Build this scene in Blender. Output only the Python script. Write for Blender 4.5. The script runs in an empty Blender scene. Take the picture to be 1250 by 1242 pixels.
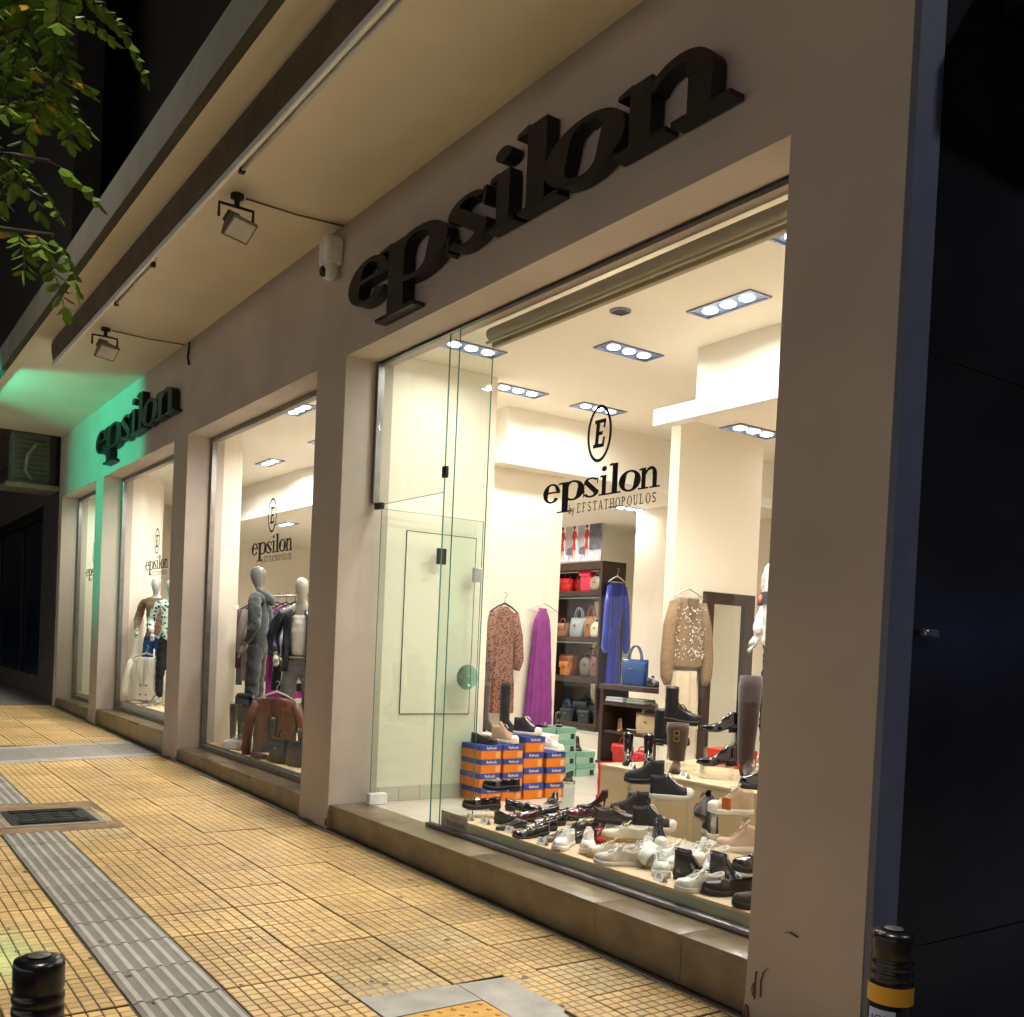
import bpy, bmesh, math, random
from mathutils import Vector, Matrix, noise
random.seed(11)
S = bpy.context.scene
COL = S.collection
PI = math.pi
R = math.radians

# ------------------------------------------------------------------ camera
cam_d = bpy.data.cameras.new('camera'); cam = bpy.data.objects.new('camera', cam_d); COL.objects.link(cam)
S.camera = cam
F_, CX, CY, YAW, TILT, ROLL = 1185.229, 567.57, 816.415, 0.98478, -0.02455, 0.04394
fw = Vector((-math.sin(YAW) * math.cos(TILT), math.cos(YAW) * math.cos(TILT), math.sin(TILT)))
rt = fw.cross(Vector((0, 0, 1))).normalized(); up = rt.cross(fw)
rt, up = math.cos(ROLL) * rt + math.sin(ROLL) * up, -math.sin(ROLL) * rt + math.cos(ROLL) * up
M3 = Matrix((rt, up, -fw)).transposed()
cam.matrix_world = Matrix.Translation((2.2023, -3.34556, 1.55)) @ M3.to_4x4()
cam_d.sensor_fit = 'HORIZONTAL'; cam_d.sensor_width = 36
cam_d.lens = F_ / 1250 * 36
cam_d.shift_x = (625 - CX) / 1250; cam_d.shift_y = (CY - 621) / 1250
cam_d.clip_start = 0.05; cam_d.clip_end = 500

# ------------------------------------------------------------------ night sky, faint moon, exposure
W = bpy.data.worlds.new('World'); S.world = W; W.use_nodes = True
nt = W.node_tree
sky = nt.nodes.new('ShaderNodeTexSky'); sky.sky_type = 'NISHITA'; sky.sun_disc = False
sky.sun_elevation = R(-4); sky.sun_rotation = R(200)
nt.links.new(sky.outputs[0], nt.nodes['Background'].inputs[0]); nt.nodes['Background'].inputs[1].default_value = 0.05
moon_d = bpy.data.lights.new('moon', 'SUN'); moon_d.energy = 0.012; moon_d.angle = R(1); moon_d.color = (.75, .85, 1)
moon = bpy.data.objects.new('moon', moon_d); COL.objects.link(moon); moon.rotation_euler = (R(40), R(20), 0)
S.view_settings.view_transform = 'Standard'; S.view_settings.look = 'None'; S.view_settings.gamma = 1
S.view_settings.exposure = 0.26
SHOP_W = 22.5        # power of one three-lamp ceiling fixture
STREET_W = 215.0     # power of one added, unseen street lantern

# ------------------------------------------------------------------ helpers
def lin(c):
    return c / 12.92 if c <= .04045 else ((c + .055) / 1.055) ** 2.4
def hx(s):
    s = s.lstrip('#'); return tuple(lin(int(s[i:i + 2], 16) / 255) for i in (0, 2, 4))
MATS = {}
def mat(name, col, rough=.6, metal=0, var=.12, scale=8, bump=0, bscale=60, spec=.5, coat=0, rnd=0, isl=0, sheen=0, col2=None, trans=0, wpos=False):
    """Principled material with noise variation of its colour; rnd varies per object, isl per mesh island"""
    if name in MATS: return MATS[name]
    if isinstance(col, str): col = hx(col)
    m = bpy.data.materials.new(name); m.use_nodes = True; MATS[name] = m
    t = m.node_tree; N = t.nodes; L = t.links; b = N['Principled BSDF']
    b.inputs['Roughness'].default_value = rough; b.inputs['Metallic'].default_value = metal
    b.inputs['Specular IOR Level'].default_value = spec; b.inputs['Coat Weight'].default_value = coat
    b.inputs['Coat Roughness'].default_value = .06
    if sheen: b.inputs['Sheen Weight'].default_value = sheen
    tc = N.new('ShaderNodeTexCoord')
    nz = N.new('ShaderNodeTexNoise'); nz.inputs['Scale'].default_value = scale; nz.inputs['Detail'].default_value = 6
    L.new(N.new('ShaderNodeNewGeometry').outputs['Position'] if wpos else tc.outputs['Object'], nz.inputs['Vector'])
    rp = N.new('ShaderNodeMapRange'); rp.inputs[1].default_value = .3; rp.inputs[2].default_value = .7
    L.new(nz.outputs[0], rp.inputs[0])
    mx = N.new('ShaderNodeMix'); mx.data_type = 'RGBA'
    c2 = hx(col2) if isinstance(col2, str) else (col2 or tuple(min(1, c * (1 - 2 * var)) for c in col))
    mx.inputs[6].default_value = (*c2, 1); mx.inputs[7].default_value = (*col, 1)
    L.new(rp.outputs[0], mx.inputs[0])
    out = mx.outputs[2]
    if rnd or isl:
        hs = N.new('ShaderNodeHueSaturation')
        L.new(out, hs.inputs['Color'])
        if isl:
            g = N.new('ShaderNodeNewGeometry'); src = g.outputs['Random Per Island']; am = isl
        else:
            g = N.new('ShaderNodeObjectInfo'); src = g.outputs['Random']; am = rnd
        mr = N.new('ShaderNodeMapRange'); mr.inputs[3].default_value = 1 - am; mr.inputs[4].default_value = 1 + am
        L.new(src, mr.inputs[0]); L.new(mr.outputs[0], hs.inputs['Value'])
        if rnd and isl:
            g2 = N.new('ShaderNodeObjectInfo'); mr2 = N.new('ShaderNodeMapRange')
            mr2.inputs[3].default_value = 1 - rnd; mr2.inputs[4].default_value = 1 + rnd
            L.new(g2.outputs['Random'], mr2.inputs[0])
            hs2 = N.new('ShaderNodeHueSaturation'); L.new(hs.outputs[0], hs2.inputs['Color']); L.new(mr2.outputs[0], hs2.inputs['Value'])
            hs = hs2
        out = hs.outputs[0]
    L.new(out, b.inputs['Base Color'])
    if bump:
        n2 = N.new('ShaderNodeTexNoise'); n2.inputs['Scale'].default_value = bscale; n2.inputs['Detail'].default_value = 4
        L.new(tc.outputs['Object'], n2.inputs['Vector'])
        bp = N.new('ShaderNodeBump'); bp.inputs['Strength'].default_value = bump; bp.inputs['Distance'].default_value = .004
        L.new(n2.outputs[0], bp.inputs['Height']); L.new(bp.outputs[0], b.inputs['Normal'])
    return m
def emat(name, col, st):
    if name in MATS: return MATS[name]
    m = bpy.data.materials.new(name); m.use_nodes = True; MATS[name] = m
    t = m.node_tree; t.nodes.clear()
    e = t.nodes.new('ShaderNodeEmission'); o = t.nodes.new('ShaderNodeOutputMaterial')
    e.inputs[0].default_value = (*col, 1); e.inputs[1].default_value = st
    t.links.new(e.outputs[0], o.inputs[0]); return m
def glass(name, tint, refl=1.0):
    if name in MATS: return MATS[name]
    m = bpy.data.materials.new(name); m.use_nodes = True; MATS[name] = m
    t = m.node_tree; t.nodes.clear(); N = t.nodes; L = t.links
    tr = N.new('ShaderNodeBsdfTransparent'); tr.inputs[0].default_value = (*tint, 1)
    gl = N.new('ShaderNodeBsdfGlossy'); gl.inputs['Roughness'].default_value = .01; gl.inputs[0].default_value = (.95, 1, .98, 1)
    ge = N.new('ShaderNodeNewGeometry'); dt = N.new('ShaderNodeVectorMath'); dt.operation = 'DOT_PRODUCT'
    L.new(ge.outputs['Normal'], dt.inputs[0]); L.new(ge.outputs['Incoming'], dt.inputs[1])
    def mth(op, a, b_=None):
        n = N.new('ShaderNodeMath'); n.operation = op
        for i, v in enumerate((a, b_)):
            if v is None: continue
            if isinstance(v, (int, float)): n.inputs[i].default_value = v
            else: L.new(v, n.inputs[i])
        return n.outputs[0]
    sch = mth('POWER', mth('SUBTRACT', 1, mth('ABSOLUTE', dt.outputs['Value'])), 5)
    fac = mth('MULTIPLY', mth('ADD', mth('MULTIPLY', sch, .96), .04), refl)      # Schlick reflectance, the same from both sides
    mx = N.new('ShaderNodeMixShader'); o = N.new('ShaderNodeOutputMaterial')
    L.new(fac, mx.inputs[0]); L.new(tr.outputs[0], mx.inputs[1]); L.new(gl.outputs[0], mx.inputs[2])
    L.new(mx.outputs[0], o.inputs[0]); return m

class MB:
    def __init__(s): s.v = []; s.f = []; s.sm = []
    def add(s, vs, fs, smooth=False):
        o = len(s.v); s.v += [tuple(p) for p in vs]
        for f in fs: s.f.append([i + o for i in f]); s.sm.append(smooth)
        return s
    def box(s, x0, x1, y0, y1, z0, z1):
        return s.add([(x, y, z) for z in (z0, z1) for y in (y0, y1) for x in (x0, x1)],
                     [(0, 2, 3, 1), (4, 5, 7, 6), (0, 1, 5, 4), (2, 6, 7, 3), (0, 4, 6, 2), (1, 3, 7, 5)])
    def bbox(s, x0, x1, y0, y1, z0, z1, b=.004, seg=1):
        bm = bmesh.new(); bmesh.ops.create_cube(bm, size=1)
        for v in bm.verts: v.co = ((x0 + x1) / 2 + v.co.x * (x1 - x0), (y0 + y1) / 2 + v.co.y * (y1 - y0), (z0 + z1) / 2 + v.co.z * (z1 - z0))
        bmesh.ops.bevel(bm, geom=bm.edges[:], offset=b, segments=seg, affect='EDGES', profile=.5)
        bm.verts.index_update()
        s.add([v.co[:] for v in bm.verts], [[v.index for v in f.verts] for f in bm.faces], seg > 1); bm.free(); return s
    def loft(s, rings, closed=True, cap0=True, cap1=True, smooth=True):
        n = len(rings[0]); vs = [p for r in rings for p in r]; fs = []
        for i in range(len(rings) - 1):
            for j in range(n if closed else n - 1):
                k = (j + 1) % n; fs.append((i * n + j, i * n + k, (i + 1) * n + k, (i + 1) * n + j))
        o = len(s.v); s.add(vs, fs, smooth)
        if closed and cap0: s.f.append([o + j for j in range(n)][::-1]); s.sm.append(False)
        if closed and cap1: s.f.append([o + (len(rings) - 1) * n + j for j in range(n)]); s.sm.append(False)
        return s
    def tube(s, pts, r, n=6, cap=True):
        pts = [Vector(p) for p in pts]; rs = r if isinstance(r, (list, tuple)) else [r] * len(pts); rings = []
        u = None
        for i, p in enumerate(pts):
            d = (pts[min(i + 1, len(pts) - 1)] - pts[max(i - 1, 0)]).normalized()
            if u is None: u = d.orthogonal().normalized()
            else: u = (u - d * u.dot(d)).normalized()
            w = d.cross(u)
            rings.append([p + rs[i] * (math.cos(2 * PI * k / n) * u + math.sin(2 * PI * k / n) * w) for k in range(n)])
        return s.loft(rings, True, cap, cap)
    def lathe(s, prof, n=20, c=(0, 0, 0), cap=True, smooth=True):
        rings = [[(c[0] + r * math.cos(2 * PI * k / n), c[1] + r * math.sin(2 * PI * k / n), c[2] + z) for k in range(n)] for r, z in prof]
        return s.loft(rings, True, cap, cap, smooth)
    def strip(s, Lp, Rp, y0, y1):
        """strip between two polylines in the xz plane, extruded from y0 (front) to y1"""
        n = len(Lp)
        vs = [(p[0], y0, p[1]) for p in Lp] + [(p[0], y0, p[1]) for p in Rp] + [(p[0], y1, p[1]) for p in Lp] + [(p[0], y1, p[1]) for p in Rp]
        fs = []
        for i in range(n - 1):
            a, b, c, d = i, i + 1, n + i + 1, n + i
            fs += [(a, b, c, d), (2 * n + d, 2 * n + c, 2 * n + b, 2 * n + a), (a, 2 * n + a, 2 * n + b, b), (c, 2 * n + c, 2 * n + d, d)]
        fs += [(0, n, 3 * n, 2 * n), (n - 1, 3 * n - 1, 4 * n - 1, 2 * n - 1)]
        return s.add(vs, fs)
    def xf(s, M):
        s.v = [tuple(M @ Vector(p)) for p in s.v]; return s
    def mesh(s, name):
        me = bpy.data.meshes.new(name); me.from_pydata(s.v, [], s.f)
        me.polygons.foreach_set('use_smooth', s.sm); me.update()
        bm = bmesh.new(); bm.from_mesh(me); bmesh.ops.recalc_face_normals(bm, faces=bm.faces); bm.to_mesh(me); bm.free()
        return me
    def build(s, name, m, parent=None, loc=None):
        return obj(name, s.mesh(name), m, parent, loc)
def obj(name, me, m, parent=None, loc=None, rot=None):
    o = bpy.data.objects.new(name, me); COL.objects.link(o)
    if m and not me.materials: me.materials.append(m)
    if parent: o.parent = parent
    if loc: o.location = loc
    if rot: o.rotation_euler = rot
    return o
def tag(o, label, cat, group=None):
    o['label'] = label; o['category'] = cat
    if group: o['group'] = group
    return o
def struct(o): o['kind'] = 'structure'; return o
def thing(name, label, cat, loc=(0, 0, 0), rz=0, group=None):
    o = bpy.data.objects.new(name, None); COL.objects.link(o); o.location = loc; o.rotation_euler = (0, 0, rz)
    o.empty_display_size = .05
    return tag(o, label, cat, group)
def copy_tree(o, parent=None):
    c = o.copy(); COL.objects.link(c); c.parent = parent
    for ch in o.children: copy_tree(ch, c)
    return c
def gz(x): return -.0124 * x          # the pavement falls gently along the street

# ------------------------------------------------------------------ lettering (strips in the xz plane)
def arcs(cx, cz, rx, rz, a0, a1, th, n=18):
    """stroke along an ellipse; th(angle)->thickness (x,z) pair or scalar"""
    Lp, Rp = [], []
    for i in range(n + 1):
        a = R(a0 + (a1 - a0) * i / n); t = th(a); tx, tz = t if isinstance(t, tuple) else (t, t)
        Lp.append((cx + rx * math.cos(a), cz + rz * math.sin(a))); Rp.append((cx + (rx - tx) * math.cos(a), cz + (rz - tz) * math.sin(a)))
    return Lp, Rp
def quad(x0, z0, x1, z1, x2, z2, x3, z3): return [(x0, z0), (x1, z1)], [(x3, z3), (x2, z2)]
def rect(x0, z0, x1, z1): return quad(x0, z0, x0, z1, x1, z1, x1, z0)
def bw(thin, thick):      # contrast: thick at the sides, thin at top and bottom
    return lambda a: (thin + (thick - thin) * abs(math.cos(a + .25)) ** 1.2, thin * .9 + .05 * abs(math.cos(a)))
GL = {}
def glyphs():
    TH, tn = .31, .105
    GL['o'] = [arcs(.5, .5, .5, .52, 0, 360, bw(tn, TH), 40)], 1
    GL['e'] = [arcs(.5, .5, .5, .52, 20, 325, bw(tn, TH), 36), rect(.24, .5, .93, .59),
               arcs(.5, .5, .5, .52, -3, 24, lambda a: (.2, .2), 5)], 1
    GL['p'] = [rect(.16, -.5, .4, .99), quad(.0, .9, .02, .97, .2, 1.02, .2, .9), rect(-.02, -.58, .56, -.5),
               arcs(.56, .5, .44, .52, -150, 150, bw(tn, .27), 34)], 1
    GL['s'] = [arcs(.5, .74, .44, .27, 28, 200, lambda a: (.17 + .06 * max(0, -math.cos(a)), .09), 18),
               quad(.06, .74, .28, .88, .97, .28, .74, .14),
               arcs(.5, .27, .47, .29, -160, 15, lambda a: (.2 + .06 * max(0, math.cos(a)), .1), 18),
               quad(.86, .62, .86, .95, .94, .95, .9, .62), quad(.04, .03, .04, .38, .12, .38, .1, .06)], 1
    GL['i'] = [rect(.28, .06, .72, 1.0), quad(.03, .9, .05, .98, .3, 1.02, .3, .9), rect(-.02, 0, 1.02, .08),
               arcs(.47, 1.32, .27, .13, 0, 360, lambda a: (.26, .12), 20)], 1
    GL['l'] = [rect(.28, .06, .72, 1.5), quad(.0, 1.4, .02, 1.48, .3, 1.54, .3, 1.4), rect(-.02, 0, 1.02, .08)], 1
    GL['n'] = [rect(.13, .06, .34, 1.0), quad(-.0, .9, .01, .97, .15, 1.02, .15, .9), rect(-.03, 0, .49, .08),
               rect(.68, .06, .89, .66), rect(.54, 0, 1.05, .08),
               arcs(.59, .62, .3, .4, 0, 165, lambda a: (.21 * abs(math.cos(a)) ** .7 * (1 if math.cos(a) > 0 else .3) + .02, .15), 20)], 1
glyphs()
CAPS = {'E': [rect(.15, 0, .3, 1), rect(.0, 0, .8, .08), rect(0, .92, .8, 1), rect(.28, .47, .6, .55), rect(.72, .08, .8, .28), rect(.72, .72, .8, .92)],
        'F': [rect(.15, 0, .3, 1), rect(0, 0, .46, .07), rect(0, .92, .8, 1), rect(.28, .47, .6, .55), rect(.72, .72, .8, .92)],
        'S': [arcs(.42, .75, .36, .25, 20, 225, lambda a: .12, 10), quad(.1, .62, .2, .7, .72, .38, .62, .3), arcs(.4, .25, .38, .25, -160, 45, lambda a: .12, 10)],
        'T': [rect(.36, 0, .52, .94), rect(0, .92, .88, 1), rect(0, .7, .07, .92), rect(.81, .7, .88, .92), rect(.22, 0, .66, .07)],
        'A': [quad(.05, 0, .42, 1, .5, 1, .12, 0), quad(.4, 1, .52, 1, .9, 0, .74, 0), rect(.25, .3, .68, .38), rect(-.06, 0, .24, .06), rect(.62, 0, 1.02, .06)],
        'H': [rect(.12, 0, .27, 1), rect(.68, 0, .83, 1), rect(.26, .46, .7, .54), rect(0, 0, .38, .06), rect(0, .94, .38, 1), rect(.56, 0, .95, .06), rect(.56, .94, .95, 1)],
        'O': [arcs(.47, .5, .47, .51, 0, 360, lambda a: (.08 + .1 * abs(math.cos(a)), .08), 24)],
        'P': [rect(.15, 0, .3, 1), rect(0, 0, .46, .07), rect(0, .93, .3, 1), arcs(.36, .74, .4, .26, -100, 100, lambda a: (.14, .08), 14)],
        'U': [rect(.12, .3, .27, 1), rect(.68, .3, .78, 1), arcs(.45, .32, .33, .33, 180, 360, lambda a: (.13, .1), 12), rect(0, .94, .38, 1), rect(.56, .94, .92, 1)],
        'L': [rect(.15, 0, .3, 1), rect(0, .93, .46, 1), rect(0, 0, .78, .07), rect(.7, .07, .78, .3)],
        'b': [rect(.1, 0, .22, 1), arcs(.38, .32, .32, .33, -150, 150, lambda a: (.12, .08), 14)],
        'y': [quad(.02, .62, .16, .62, .42, .02, .34, -.02), quad(.6, .62, .7, .62, .3, -.3, .18, -.3)]}
def word(mb, spec, base, h, y0, y1, dy=.0015):
    """spec: list of (char, x0, x1); base: z of the baseline; h: x-height"""
    k = 0
    for ch, x0, x1 in spec:
        for Lp, Rp in GL[ch][0]:
            f = lambda p: (x0 + (x1 - x0) * p[0], base + h * p[1])
            mb.strip([f(p) for p in Lp], [f(p) for p in Rp], y0 - dy * .3 * (k % 7), y1); k += 1
    return mb
def caps(mb, text, x0, x1, base, h, y0, y1, dy=.0002):
    w = {' ': .45, 'b': .7, 'y': .7}
    tot = sum(w.get(c, 1.12) for c in text); u = (x1 - x0) / tot; x = x0; k = 0
    for c in text:
        if c != ' ':
            for Lp, Rp in CAPS[c]:
                f = lambda p: (x + u * .92 * p[0], base + h * p[1])
                mb.strip([f(p) for p in Lp], [f(p) for p in Rp], y0 - dy * (k % 5), y1); k += 1
        x += u * w.get(c, 1.12)
    return mb
def text_mesh(body, size, depth=.0005):
    cu = bpy.data.curves.new('txt', 'FONT'); cu.body = body; cu.size = size; cu.extrude = depth; cu.align_x = 'CENTER'; cu.align_y = 'CENTER'; cu.resolution_u = 2
    o = bpy.data.objects.new('txt', cu); COL.objects.link(o)
    dg = bpy.context.evaluated_depsgraph_get(); me = bpy.data.meshes.new_from_object(o.evaluated_get(dg))
    bpy.data.objects.remove(o); bpy.data.curves.remove(cu)
    return me

# ------------------------------------------------------------------ materials of the setting
PLASTER = mat('plaster', '#c3b5a8', .75, var=.09, scale=1.4, wpos=True, bump=.25, bscale=90)
SOFFIT = mat('soffit_paint', '#ece2cf', .7, var=.05, scale=1.2, bump=.2, bscale=70)
INWALL = mat('interior_paint', '#efe4d2', .6, var=.025, scale=1)
CEIL = mat('ceiling_paint', '#f1e9da', .7, var=.02, scale=1)
WHITE = mat('white_paint', '#eeeae2', .5, var=.03)
MARBLE = mat('brown_marble', '#8a7a60', .28, var=.16, scale=5, bump=.05, col2='#6c5c46')
TILE = mat('yellow_pavement_tile', '#c8a870', .42, var=.1, scale=1.6, bump=.3, bscale=160, rnd=.12, isl=.14, col2='#a88d5e', wpos=True)
TILE2 = mat('greyed_pavement_tile', '#bda67a', .5, var=.1, scale=2.5, bump=.35, bscale=160, rnd=.1, isl=.14, col2='#a08a60', wpos=True)
GROUT = mat('grout', '#5f5138', .9, var=.2, scale=20)
GREYTILE = mat('grey_tactile_tile', '#8a8780', .5, var=.12, scale=9, bump=.3, bscale=120, rnd=.1)
WSTONE = mat('white_stone', '#a9a69f', .55, var=.15, scale=7, bump=.3, rnd=.08, col2='#8b8882')
ASPH = mat('asphalt', '#3a3a3c', .8, var=.2, scale=30, bump=.5, bscale=200)
CEMENT = mat('cement', '#8d8578', .85, var=.18, scale=6, bump=.4)
BLACKM = mat('black_metal', '#141414', .4, metal=.3)
DARKM = mat('dark_metal', '#3a3836', .4, metal=.6)
STEEL = mat('steel', '#b9b9b9', .3, metal=1)
LETTER = mat('black_lettering', '#181817', .45, var=.1, spec=.4)
GLASS = glass('shop_glass', (.98, .99, .985), .2)
GLASSG = glass('green_glass', (.93, .97, .948), .7)
GEDGE = mat('glass_edge', '#4f8f80', .2, var=.05)
WOODP = mat('pale_wood', '#d9c3a0', .45, var=.1, scale=3, col2='#cbb189')
WOODD = mat('dark_wood', '#3d281e', .4, var=.2, scale=4, col2='#2c1b14')
# ------------------------------------------------------------------ ground, road, pavement
g = MB(); g.add([(-160, -120, -.6), (120, -120, -.6), (120, 160, -.6), (-160, 160, -.6)], [(0, 1, 2, 3)]); struct(g.build('ground', ASPH))
def sheet(name, x0, x1, y0, y1, dz, m, parent=None, th=.3):
    b = MB(); vs = [(x, y, gz(x) + dz + k) for k in (-th, 0) for y in (y0, y1) for x in (x0, x1)]
    b.add(vs, [(0, 2, 3, 1), (4, 5, 7, 6), (0, 1, 5, 4), (2, 6, 7, 3), (0, 4, 6, 2), (1, 3, 7, 5)]); return b.build(name, m, parent)
struct(sheet('road', -70, 40, -12, -3.5, -.12, ASPH))
kerb = struct(sheet('kerb', -70, 40, -3.499, -3.24, 0, CEMENT))
pave = struct(sheet('pavement', -15.7, 8, -3.239, .0, -.011, GROUT))
struct(sheet('pavement_beyond', -70, -15.702, -3.239, .0, -.004, mat('worn_grey_paving', '#6d6a68', .6, var=.2, scale=3, bump=.3)))
struct(sheet('side_street', .002, 8, .001, 40, -.02, ASPH))
PX, PY = .385, .465
def slab_mesh(nx, ny, px=PX, py=PY, gap=.008, joint=.0065):
    b = MB(); w = px - gap; h = py - gap
    cw, ch = w / nx, h / ny
    for i in range(nx):
        for j in range(ny):
            jx, jy = random.uniform(-.0006, .0006), random.uniform(-.0006, .0006); dz = random.uniform(-.0008, .0005)
            x0, x1, y0, y1 = i * cw + joint / 2 + jx, (i + 1) * cw - joint / 2 + jx, j * ch + joint / 2 + jy, (j + 1) * ch - joint / 2 + jy
            e = .003
            b.add([(x0, y0, -.0054), (x1, y0, -.0054), (x1, y1, -.0054), (x0, y1, -.0054), (x0, y0, -.002), (x1, y0, -.002), (x1, y1, -.002), (x0, y1, -.002),
                   (x0 + e, y0 + e, dz), (x1 - e, y0 + e, dz), (x1 - e, y1 - e, dz), (x0 + e, y1 - e, dz)],
                  [(0, 1, 5, 4), (1, 2, 6, 5), (2, 3, 7, 6), (3, 0, 4, 7), (4, 5, 9, 8), (5, 6, 10, 9), (6, 7, 11, 10), (7, 4, 8, 11), (8, 9, 10, 11)])
    nb_ = len(b.f); b.box(0, w, 0, h, -.011, -.0055); me = b.mesh('paving_slab'); me.materials.append(TILE); me.materials.append(GROUT)
    for p in me.polygons:
        if p.index >= nb_: p.material_index = 1
    return me
SLABS = [slab_mesh(7, 8) for _ in range(5)] * 3
for _ in range(1): SLABS.append(slab_mesh(7, 8)); SLABS[-1].materials[0] = TILE2
def ribbed(px, py):
    b = MB(); w = px - .006; h = py - .006; b.bbox(0, w, 0, h, -.011, -.001, .002)
    n = 6; nr = len(b.f)
    for k in range(n):
        y = h * (k + .5) / n
        b.loft([[(x, y - .018, -.0012), (x, y - .010, .0065), (x, y + .010, .0065), (x, y + .018, -.0012)] for x in (.004, w - .004)], smooth=False)
    me = b.mesh('tactile_slab'); me.materials.append(mat('grey_tactile_base', '#74726c', .6, var=.12, scale=9, bump=.3, bscale=120, rnd=.1)); me.materials.append(mat('grey_tactile_rib', '#a3a099', .5, var=.1, scale=9, bump=.3, bscale=120, rnd=.1))
    for p in me.polygons:
        if p.index >= nr: p.material_index = 1
    return me
RIB = ribbed(PX, .39)
SL = math.atan(.0124)
def put_slab(me, x, y, name='paving_slab', rz=0):
    o = obj(name, me, None, pave, (x, y, gz(x) + random.uniform(-.002, .0015)), (random.uniform(-.004, .004), SL + random.uniform(-.004, .004), rz + random.uniform(-.004, .004))); return o
rows = [-.465, -.93, -1.395, -1.86, -2.72, -3.19]
x = -15.65; nx = 0
while x < 1.2:
    for ri, y in enumerate(rows):
        if ri == 5 and x < -9: continue
        xx = x + (0 if ri % 2 == 0 else 0)
        if -10.5 < xx < -9.2: continue                       # grey crossing band
        if ri in (3, 4) and -6.5 < xx < -5.5: continue   # manhole
        if -1.5 < xx < -.55 and ri in (1, 2): continue          # white stone corner
        put_slab(random.choice(SLABS), xx, y)
    if not (-10.5 < x < -9.2) and not (-6.5 < x < -5.5): put_slab(RIB, x, -2.25, 'tactile_slab')
    x += PX
# grey band across the pavement, between two pale kerb strips
def para(name, xa, xb, y0, y1, m, sk=.28, z1=.0):
    b = MB(); sh = lambda y: sk * (-y / 1.4) * 1.0
    pts = [(xa + sh(y0), y0), (xb + sh(y0), y0), (xb + sh(y1), y1), (xa + sh(y1), y1)]
    b.add([(px_, py_, gz(px_) - .0105) for px_, py_ in pts] + [(px_, py_, gz(px_) + z1) for px_, py_ in pts],
          [(0, 3, 2, 1), (4, 5, 6, 7), (0, 1, 5, 4), (1, 2, 6, 5), (2, 3, 7, 6), (3, 0, 4, 7)]); return b.build(name, m, pave)
for k in range(7):
    y1 = -.004 - k * .455; y0 = y1 - .45
    para('band_slab', -10.22, -9.33, y0, y1, GREYTILE, z1=.001)
    para('border_stone', -10.45, -10.225, y0, y1, WSTONE, z1=.002)
    para('border_stone', -9.325, -9.1, y0, y1, WSTONE, z1=.002)
def flat(name, pts, m, z1=.0, z0=-.0105, parent=pave):
    b = MB(); n = len(pts)
    b.add([(a, c, gz(a) + z0) for a, c in pts] + [(a, c, gz(a) + z1) for a, c in pts],
          [tuple(range(n))[::-1], tuple(range(n, 2 * n))] + [(i, (i + 1) % n, n + (i + 1) % n, n + i) for i in range(n)]); return b.build(name, m, parent)
# white stone corner with a domed yellow plate
flat('border_stone', [(-1.44, -1.395), (-1.2, -1.395), (-1.2, -.925), (-1.4, -.925)], WSTONE, .002)
flat('border_stone', [(-1.4, -.92), (-.8, -.92), (-.81, -.78), (-.86, -.76), (-.88, -.7), (-.93, -.69), (-.95, -.662), (-1.38, -.66)], WSTONE, .002)
flat('border_stone', [(-.79, -.92), (-.25, -.92), (-.25, -.68), (-.72, -.68), (-.82, -.79)], WSTONE, .001)
flat('mortar_patch', [(-1.44, -.655), (-.3, -.655), (-.3, -.47), (-1.5, -.47)], CEMENT, -.004)
for xx in (-1.5, -1.12, -.735):
    put_slab(slab_mesh(7, 4, PX, .2), xx, -.66)
for xx in (-1.86,):
    pass
flat('cement_patch', [(-1.6, -1.395), (-1.45, -1.395), (-1.41, -.95), (-1.52, -.94)], CEMENT, -.002)
dome = MB(); dome.bbox(-1.195, -.8, -1.33, -.925, -.02, .003, .002)
for i in range(6):
    for j in range(6):
        dome.lathe([(.013, 0), (.012, .003), (.008, .0052), (.0, .006)], 10, (-1.195 + .033 + i * .066, -1.33 + .034 + j * .0675, .003))
dome.xf(Matrix.Translation((0, 0, gz(-1)))); dome.build('domed_slab', mat('yellow_plate', '#c9973a', .45, var=.15, scale=20, bump=.2), pave)
flat('border_stone', [(-.795, -1.395), (-.3, -1.395), (-.3, -.925), (-.795, -.925)], WSTONE, .001)
# cement gutter strip at the foot of the facade
flat('cement_strip', [(-15.6, -.052), (.4, -.052), (.4, -.0), (-15.6, -.0)], CEMENT, .004, -.003)
# manhole with patched surround
flat('cement_patch', [(-6.415, -2.72), (-6.415, -1.4), (-5.26, -1.4), (-5.26, -2.72)], mat('patch', '#8c7455', .8, var=.3, scale=7, bump=.5), -.001, -.0104)
flat('cement_patch', [(-6.2, -1.47), (-5.7, -1.42), (-5.45, -1.44), (-5.55, -1.46), (-5.35, -1.5), (-5.72, -1.475)], mat('pale_patch', '#b79e74', .8, var=.15, scale=9), .0012, -.0005)
mh = thing('manhole_cover', 'square cast iron manhole cover with raised pattern set in the pavement', 'manhole cover', (-5.83, -1.84, gz(-5.83)), 0)
b = MB(); b.bbox(-.36, .36, -.36, .36, -.02, .001, .003); b.build('frame', CEMENT, mh)
IRON = mat('cast_iron', '#2c2f30', .45, metal=.5, var=.2, bump=.4)
b = MB(); b.bbox(-.31, .31, -.31, .31, -.018, .004, .003)
b.build('cover', IRON, mh)
b = MB()
for k in range(3):
    for sgn in (-1, 1):
        b.box(sgn * (.27 - k * .045) - .012, sgn * (.27 - k * .045) + .012, -.25, .25, .004, .012)
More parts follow.
